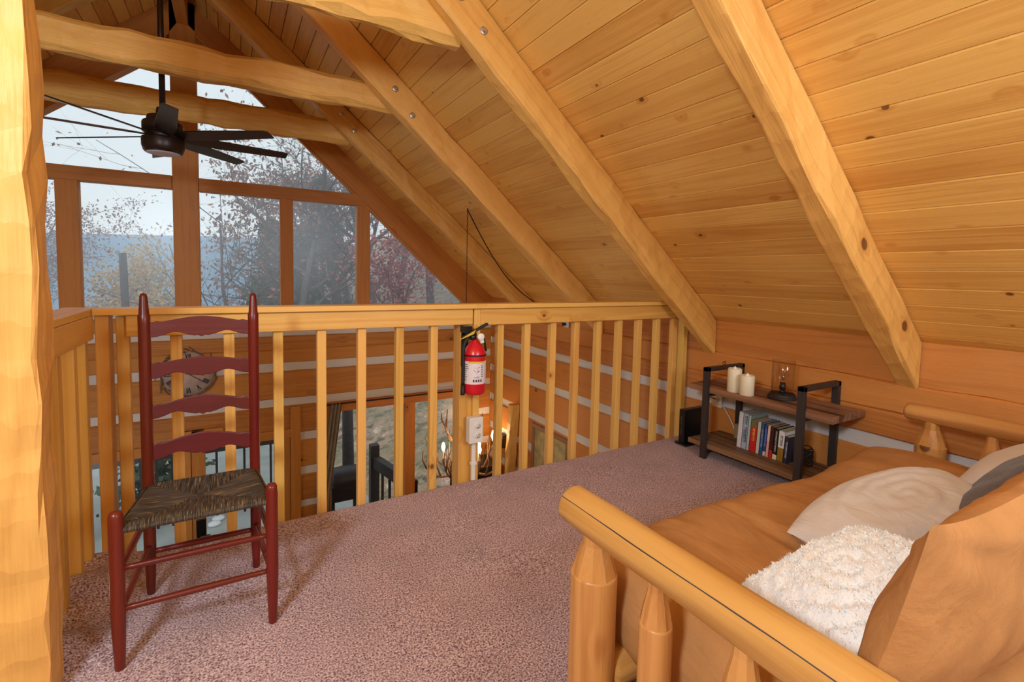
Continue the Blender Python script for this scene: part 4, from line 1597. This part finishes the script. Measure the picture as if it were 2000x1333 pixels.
for i in range(1, 13):
    w = i/12
    x = 1.835+(2.84-1.835)*w
    y = 3.955+(4.36-3.955)*w
    P.append(V(x, y, roof(x)-0.03-0.13*math.sin(w*PI)))
f.tube(P, 0.005, 6)
tag(f.build('swag_wire', M['black'], origin=HK), 'dark wire looping along the ceiling from the chandelier hook', 'wire')

# sconce, leaning timber, framed picture and dark cabinet on the right wall
SC = thing('wall_sconce', 'wall sconce with one bare glowing bulb on the right log wall below', 'sconce', (2.78, 4.98, -0.9))
f = MB()
f.box((2.79, 4.93, -0.98), (2.858, 5.03, -0.82), 'z')
f.box((2.70, 4.955, -0.94), (2.80, 5.005, -0.90), 'x')
f.lathe([(0, -0.94), (0.03, -0.93), (0.03, -0.88), (0, -0.88)], (2.70, 4.98, 0), (0, 0, 1), 14)
f.build('bracket', M['black'], SC, bevel=0.004)
f = MB()
f.lathe([(0.012, -0.88), (0.030, -0.84), (0.032, -0.81), (0.020, -0.77), (0.006, -0.745), (0, -0.744)], (2.70, 4.98, 0), (0, 0, 1), 16)
f.build('bulb', M['bulb'], SC)
point('sconce_glow', (2.66, 4.98, -0.80), 0.03, 5, (1.0, 0.62, 0.30))
point('chandelier_glow', (1.84, 3.955, -0.42), 0.12, 9, (1.0, 0.70, 0.40))
PL = thing('wall_outlet', 'small white outlet with a black plug high on the right log wall beyond the railing', 'outlet', (2.85, 3.80, 0.63))
f = MB()
f.box((2.846, 3.765, 0.60), (2.8535, 3.845, 0.665), 'y')
f.build('plate', M['whiteplastic'], PL, bevel=0.002)
f = MB()
f.box((2.815, 3.80, 0.618), (2.846, 3.83, 0.645), 'x')
f.build('plug', M['blackplastic'], PL, bevel=0.003)
f = MB()
st = []
for i in range(15):
    w = i/14
    st.append((V(2.735, 4.78-0.15*w, ZL+0.002+2.07*w), V(0.11, 0, 0), V(0, 0.095, 0)))
f.hewn(st, 0, amp=0.014, ch=0.012, seed=77)
tag(f.build('leaning_timber', M['beam'], origin=(2.79, 4.75, ZL)), 'upright hewn timber against the right log wall beside the sconce', 'timber', None, 'thing')
PF = thing('framed_picture', 'brown framed landscape print on the right log wall, seen through the balusters', 'picture', (2.84, 4.01, -0.85))
f = MB()
y0, y1, z0, z1, b_ = 3.68, 4.35, -1.35, -0.50, 0.05
for lo, hi, g in (((2.825, y0, z1-b_), (2.855, y1, z1), 'y'), ((2.825, y0, z0), (2.855, y1, z0+b_), 'y'), ((2.825, y0, z0+b_), (2.855, y0+b_, z1-b_), 'z'), ((2.825, y1-b_, z0+b_), (2.855, y1, z1-b_), 'z')):
    f.box(lo, hi, g)
f.build('frame', M['shelfwood'], PF, bevel=0.006)
f = MB()
f.box((2.838, y0+b_, z0+b_), (2.853, y1-b_, z1-b_), 'y')
f.build('print', plain('landscape_print', srgb(178, 164, 116), 0.6, var=0.35, bscale=11), PF)
f = MB()
f.box((2.30, 4.98, ZL), (2.80, 5.36, -1.19), 'z')
cab = f.build('dark_cabinet', M['darkwood'], origin=(2.55, 5.15, ZL), bevel=0.008)
tag(cab, 'dark cabinet in the far right corner of the room below', 'cabinet')

# curtain at the left edge of the lower window
f = MB()
def cur(u, v):
    z = OPEN_R[2]+0.10-v*(OPEN_R[2]+0.10-ZL-0.02)
    xl = 0.90-0.125*min(1, v*2.1)
    x = xl+0.125*u+0.0*v
    return V(x, YG-0.055+0.018*math.sin(u*2*PI*3.5), z)
f.grid(cur, 48, 24)
tag(f.build('curtain', M['curtain'], origin=(0.9, YG-0.055, -1.2)), 'narrow taupe curtain hanging at the left side of the lower window', 'curtain')
f = MB()
f.tube([(0.80, YG-0.055, OPEN_R[2]+0.092), (2.5, YG-0.055, OPEN_R[2]+0.092)], 0.008, 8)
tag(f.build('curtain_rod', M['black'], origin=(1.6, YG-0.055, OPEN_R[2]+0.09)), 'thin black curtain rod above the lower window', 'curtain rod')

# ---------------------------------------------------------------- outdoors
def ss(a, b_, x):
    t = max(0, min(1, (x-a)/(b_-a)))
    return t*t*(3-2*t)
def terr(x, y):
    z = -2.66
    z += 0.36*max(0, (x-1.9)+0.12*(y-7))*ss(0, 2, (x-1.9)+0.12*(y-7)+1)
    z -= 0.16*max(0, y-13)*ss(3.5, -1.5, x)
    z += 0.10*noise.noise((x*0.7, y*0.7, 0))*ss(8.5, 11, y+max(0, x)*1.5)
    return z
f = MB()
nx, ny = 110, 110
vs = []
for i in range(nx+1):
    for j in range(ny+1):
        x = -26+62*(i/nx)
        y = 5.52+64*(j/ny)**1.7
        vs.append(V(x, y, terr(x, y)))
fs = [(i*(ny+1)+j, (i+1)*(ny+1)+j, (i+1)*(ny+1)+j+1, i*(ny+1)+j+1) for i in range(nx) for j in range(ny)]
f.piece(vs, fs, 0, smooth=True)
struct(f.build('ground', M['ground']))
f = MB()
f.box((-4, 5.55, -2.62), (1.86, 8.15, -2.50), 'x')
struct(f.build('deck_floor', M['deck']))
f = MB()
f.box((-7, 8.2, -2.70), (1.2, 11.8, -2.575), 'x')
struct(f.build('path', M['deck']))
f = MB()
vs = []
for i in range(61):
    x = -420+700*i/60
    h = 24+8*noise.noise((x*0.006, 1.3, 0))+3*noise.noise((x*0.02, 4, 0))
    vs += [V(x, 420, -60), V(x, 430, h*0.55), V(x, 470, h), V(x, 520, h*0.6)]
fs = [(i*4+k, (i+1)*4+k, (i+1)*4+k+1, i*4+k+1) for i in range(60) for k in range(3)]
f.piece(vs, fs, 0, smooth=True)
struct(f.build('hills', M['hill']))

DR = thing('deck_railing', 'dark deck railing outside the glazed doors', 'railing', (-0.7, 8.0, -2.5))
f = MB()
f.box((-4.0, 7.94, -1.52), (1.2, 8.06, -1.42), 'x')
f.build('top_rail', M['darkwood'], DR, bevel=0.006)
for i in range(30):
    x = -3.9+0.175*i
    f = MB()
    f.box((x, 7.985, -2.5), (x+0.03, 8.015, -1.52), 'z')
    f.build('baluster', M['darkwood'], DR)
DR2 = thing('deck_railing', 'dark deck railing with a tall post outside the lower right window', 'railing', (1.75, 6.1, -2.5))
f = MB()
f.box((1.63, 6.53, -2.5), (1.75, 6.65, -1.28), 'z')
f.build('post', M['darkwood'], DR2, bevel=0.008)
f = MB()
f.prism([V(1.66, 6.53, -1.60), V(1.76, 6.53, -1.60), V(1.76, 6.53, -1.44), V(1.66, 6.53, -1.44)], (0.20, -0.98, 0.0), 0, (0.2, -0.98, 0))
f.build('top_rail', M['darkwood'], DR2, bevel=0.006)
for i in range(5):
    f = MB()
    y = 6.36-0.2*i
    x = 1.71+(6.53-y)*0.2
    f.box((x-0.015, y-0.015, -2.5), (x+0.015, y+0.015, -1.6), 'z')
    f.build('baluster', M['darkwood'], DR2)

GR = thing('barbecue_grill', 'black covered barbecue on the deck behind the curtain', 'barbecue', (1.2, 6.15, -2.5))
f = MB()
f.box((1.02, 5.98, -1.72), (1.40, 6.32, -1.52), 'x')
f.lathe([(0.0, -0.19), (0.13, -0.19), (0.17, -0.15), (0.18, 0.0), (0.17, 0.15), (0.13, 0.19), (0.0, 0.19)], (1.21, 6.15, -1.52), (1, 0, 0), 24)
f.build('lid_and_firebox', M['black'], GR, bevel=0.01)
for x in (1.04, 1.36):
    for y in (6.0, 6.28):
        f = MB()
        f.box((x-0.02, y-0.02, -2.5), (x+0.02, y+0.02, -1.7), 'z')
        f.build('leg', M['black'], GR)
f = MB()
f.box((1.03, 5.99, -2.2), (1.39, 6.31, -2.18), 'x')
f.build('lower_tray', M['shelfmetal'], GR)
for k, (x, y, r, lab) in enumerate(((-0.245, 7.75, 0.075, 'nearer of two round white stones on the deck outside the doors'), (-0.20, 7.52+0.5, 0.075, 'farther of two round white stones on the deck outside the doors'))):
    f = MB()
    f.lathe([(0, 0), (r, 0), (r*1.05, 0.015), (r, 0.03), (0, 0.032)], (x, min(y, 7.9), -2.4995), (0, 0, 1), 24)
    if k:
        pass
    tag(f.build('round_stone', M['chink'], origin=(x, min(y, 7.9), -2.4995)), lab, 'stone')

def leafcloud(f, centers, n, r, size, seed, mat=0, flat=0.8):
    RR = random.Random(seed)
    for k in range(n):
        c = RR.choice(centers)
        p = c+V(RR.gauss(0, r), RR.gauss(0, r), RR.gauss(0, r*flat))
        a = V(RR.gauss(0, 1), RR.gauss(0, 1), RR.gauss(0, 1)).normalized()
        b_ = a.orthogonal().normalized()
        s_ = size*RR.uniform(0.6, 1.3)
        f.piece([p-a*s_, p+b_*s_*0.6, p+a*s_, p-b_*s_*0.6], [(0, 1, 2, 3)], mat)
def grow(f, p, d, l, r, lev, RR, ends, maxlev, spread=0.6, up=0.15, nb=4, steps=4):
    P, rad = [p], [r]
    for i in range(steps):
        d = (d+V(RR.gauss(0, 0.10), RR.gauss(0, 0.10), RR.gauss(0, 0.07)+up*0.25)).normalized()
        p = p+d*l/steps
        P.append(p)
        rad.append(r*(1-0.55*(i+1)/steps))
    f.tube(P, rad, 7 if lev == 0 else 5 if lev == 1 else 3, caps=False)
    if lev >= maxlev-1:
        ends.extend(P[1:])
    if lev >= maxlev:
        return
    for k in range(nb if lev else nb+2):
        i = RR.randint(1 if lev else 2, steps)
        q = P[i]
        dd = (P[i]-P[i-1]).normalized()
        w = V(RR.gauss(0, 1), RR.gauss(0, 1), RR.gauss(0, 0.6))
        w = (w-dd*w.dot(dd)).normalized()
        nd = (dd*(1-spread)+w*spread+V(0, 0, up)).normalized()
        grow(f, q, nd, l*RR.uniform(0.45, 0.72), rad[i]*0.6, lev+1, RR, ends, maxlev, spread, up, nb, steps)
TREES = 'trees outside the windows'
def tree(x, y, h, leafmat, nleaf, lsize, label, seed, lean=(0, 0), bark='bark', maxlev=3, nb=4, r=0.16, spread=0.62, lr=0.22, up=0.15, trunk=0.5):
    RR = random.Random(seed)
    z = terr(x, y)-0.05
    o = thing('tree', label, 'tree', (x, y, z), TREES)
    f = MB()
    ends = []
    grow(f, V(x, y, z), V(lean[0], lean[1], 1).normalized(), h*trunk, r, 0, RR, ends, maxlev, spread, up, nb, 6)
    f.build('trunk', M[bark], o)
    if nleaf:
        f = MB()
        leafcloud(f, ends, nleaf, lr, lsize, seed)
        f.build('foliage', M[leafmat], o)['kind'] = 'stuff'
def pine(x, y, h, label, seed):
    RR = random.Random(seed)
    z = terr(x, y)-0.05
    o = thing('tree', label, 'tree', (x, y, z), TREES)
    f = MB()
    f.tube([(x, y, z), (x+0.05, y, z+h*0.5), (x, y, z+h)], [0.11, 0.07, 0.02], 7)
    f.build('trunk', M['darkbark'], o)
    f = MB()
    c = []
    for k in range(140):
        t = RR.uniform(0.12, 1)
        a = RR.uniform(0, 2*PI)
        rr = (1-t)*h*0.30*RR.uniform(0.3, 1)
        c.append(V(x+rr*math.cos(a), y+rr*math.sin(a), z+t*h-rr*0.25))
    leafcloud(f, c, 8000, 0.16, 0.06, seed, flat=0.5)
    f.build('foliage', M['leaf_green'], o)['kind'] = 'stuff'
tree(-7.4, 27, 12.5, 'leaf_red', 9000, 0.06, 'reddish-leaved tree at the far left of the gable window', 301, r=0.13)
tree(-4.0, 24, 7.0, 'leaf_yellow', 6000, 0.075, 'low yellow-leaved tree behind the left chair post', 302, r=0.10, lr=0.35)
tree(-5.4, 27, 8.0, 'leaf_red', 5000, 0.085, 'dull red tree lower down behind the yellow-leaved tree', 303, r=0.10, lr=0.4)
tree(1.55, 15.0, 9.5, 'leaf_brown', 500, 0.06, 'tall forked bare tree just right of the centre window post', 304, lean=(0.10, -0.05), r=0.15, nb=5, maxlev=4, spread=0.7)
tree(0.0, 14.5, 7.5, 'leaf_brown', 220, 0.05, 'slender bare sapling hugging the centre window post', 305, lean=(-0.02, 0), r=0.055, nb=4, maxlev=3, trunk=0.7)
tree(3.0, 15.5, 10.5, 'leaf_brown', 900, 0.06, 'grey bare tree behind the second pane from the right', 306, lean=(-0.05, 0), r=0.19, nb=5, maxlev=4, spread=0.7)
tree(4.4, 17.0, 10.5, 'leaf_brown', 1600, 0.07, 'grey tree with rust leaves near the right rake of the gable window', 307, r=0.17, nb=5, maxlev=4)
tree(3.8, 13.0, 6.0, 'leaf_red', 2600, 0.06, 'dark red leafy young tree left of the triangular pane', 308, r=0.07, lr=0.3)
tree(5.9, 19.0, 11.0, 'leaf_brown', 1800, 0.07, 'first straight grey trunk seen in the triangular pane', 309, r=0.15, nb=4, trunk=0.8)
tree(7.0, 18.5, 11.0, 'leaf_brown', 1400, 0.07, 'second straight grey trunk seen in the triangular pane', 310, r=0.17, bark='darkbark', nb=4, trunk=0.8)
tree(7.6, 16.5, 10.0, 'leaf_brown', 900, 0.06, 'forked dark trunk at the right tip of the triangular pane', 311, lean=(-0.12, 0), r=0.2, bark='darkbark', nb=4, trunk=0.6)
tree(2.6, 22.0, 9.0, 'leaf_brown', 2600, 0.10, 'hazy rust-brown tree farther up the slope behind the bare trees', 312, r=0.16, lr=0.4)
tree(5.2, 25.0, 9.0, 'leaf_red', 2600, 0.11, 'hazy red-brown tree at the top of the slope', 313, r=0.16, lr=0.4)
tree(8.8, 23.0, 11.0, 'leaf_brown', 2000, 0.09, 'tree at the top right of the slope behind the forked dark trunk', 314, r=0.17, trunk=0.7)
pine(1.2, 17.5, 5.6, 'dark evergreen below the forked bare tree', 320)
pine(0.75, 15.6, 3.6, 'small evergreen low beside the centre window post', 322)
pine(1.9, 16.2, 4.6, 'middle-sized evergreen between the other two', 323)
pine(2.9, 19.0, 6.4, 'taller evergreen to the right behind the bare trees', 321)
f = MB()
zz = terr(-2.95, 19.5)
f.tube([(-2.85, 19.5, zz), (-2.95, 19.5, 1.55)], [0.13, 0.10], 8)
tag(f.build('dead_tree', M['darkbark'], origin=(-2.9, 19.5, zz)), 'bare broken trunk standing alone before the blue hills', 'tree')
f = MB()
zt = terr(1.75, 7.9)
f.tube([(1.62, 7.9, -2.7), (1.60, 7.9, -1.2), (1.57, 7.9, 0.2)], [0.10, 0.085, 0.06], 9)
DT = thing('tree', 'dark tree trunk outside the lower window behind the barbecue', 'tree', (1.62, 7.9, -2.7), TREES)
f.build('trunk', M['darkbark'], DT)
SB = thing('shrub', 'dark green shrub beyond the deck railing, seen under the chair back', 'shrub', (-1.0, 8.9, -2.6))
f = MB()
leafcloud(f, [V(-1.0+0.3*math.cos(k), 8.9+0.25*math.sin(k*1.7), -2.45+0.10*k) for k in range(13)], 1500, 0.16, 0.06, 330)
f.build('foliage', M['leaf_green'], SB)['kind'] = 'stuff'
f = MB()
f.tube([(-1.0, 8.9, -2.58), (-1.0, 8.9, -1.4)], [0.03, 0.01], 6)
f.build('stem', M['darkbark'], SB)

# haze hanging in the woods
m = bpy.data.materials.new('morning_mist')
m.use_nodes = True
N_, L_ = m.node_tree.nodes, m.node_tree.links
N_.clear()
ou = N_.new('ShaderNodeOutputMaterial')
vs_ = N_.new('ShaderNodeVolumeScatter')
vs_.inputs['Color'].default_value = (0.90, 0.94, 1.0, 1)
vs_.inputs['Density'].default_value = 0.036
vs_.inputs['Anisotropy'].default_value = 0.0
L_.new(vs_.outputs[0], ou.inputs['Volume'])
f = MB()
f.box((-60, 8.6, -14), (45, 36, 22), 'x')
mist = f.build('mist', m)
tag(mist, 'pale mist hanging among the trees outside', 'mist', None, 'stuff')
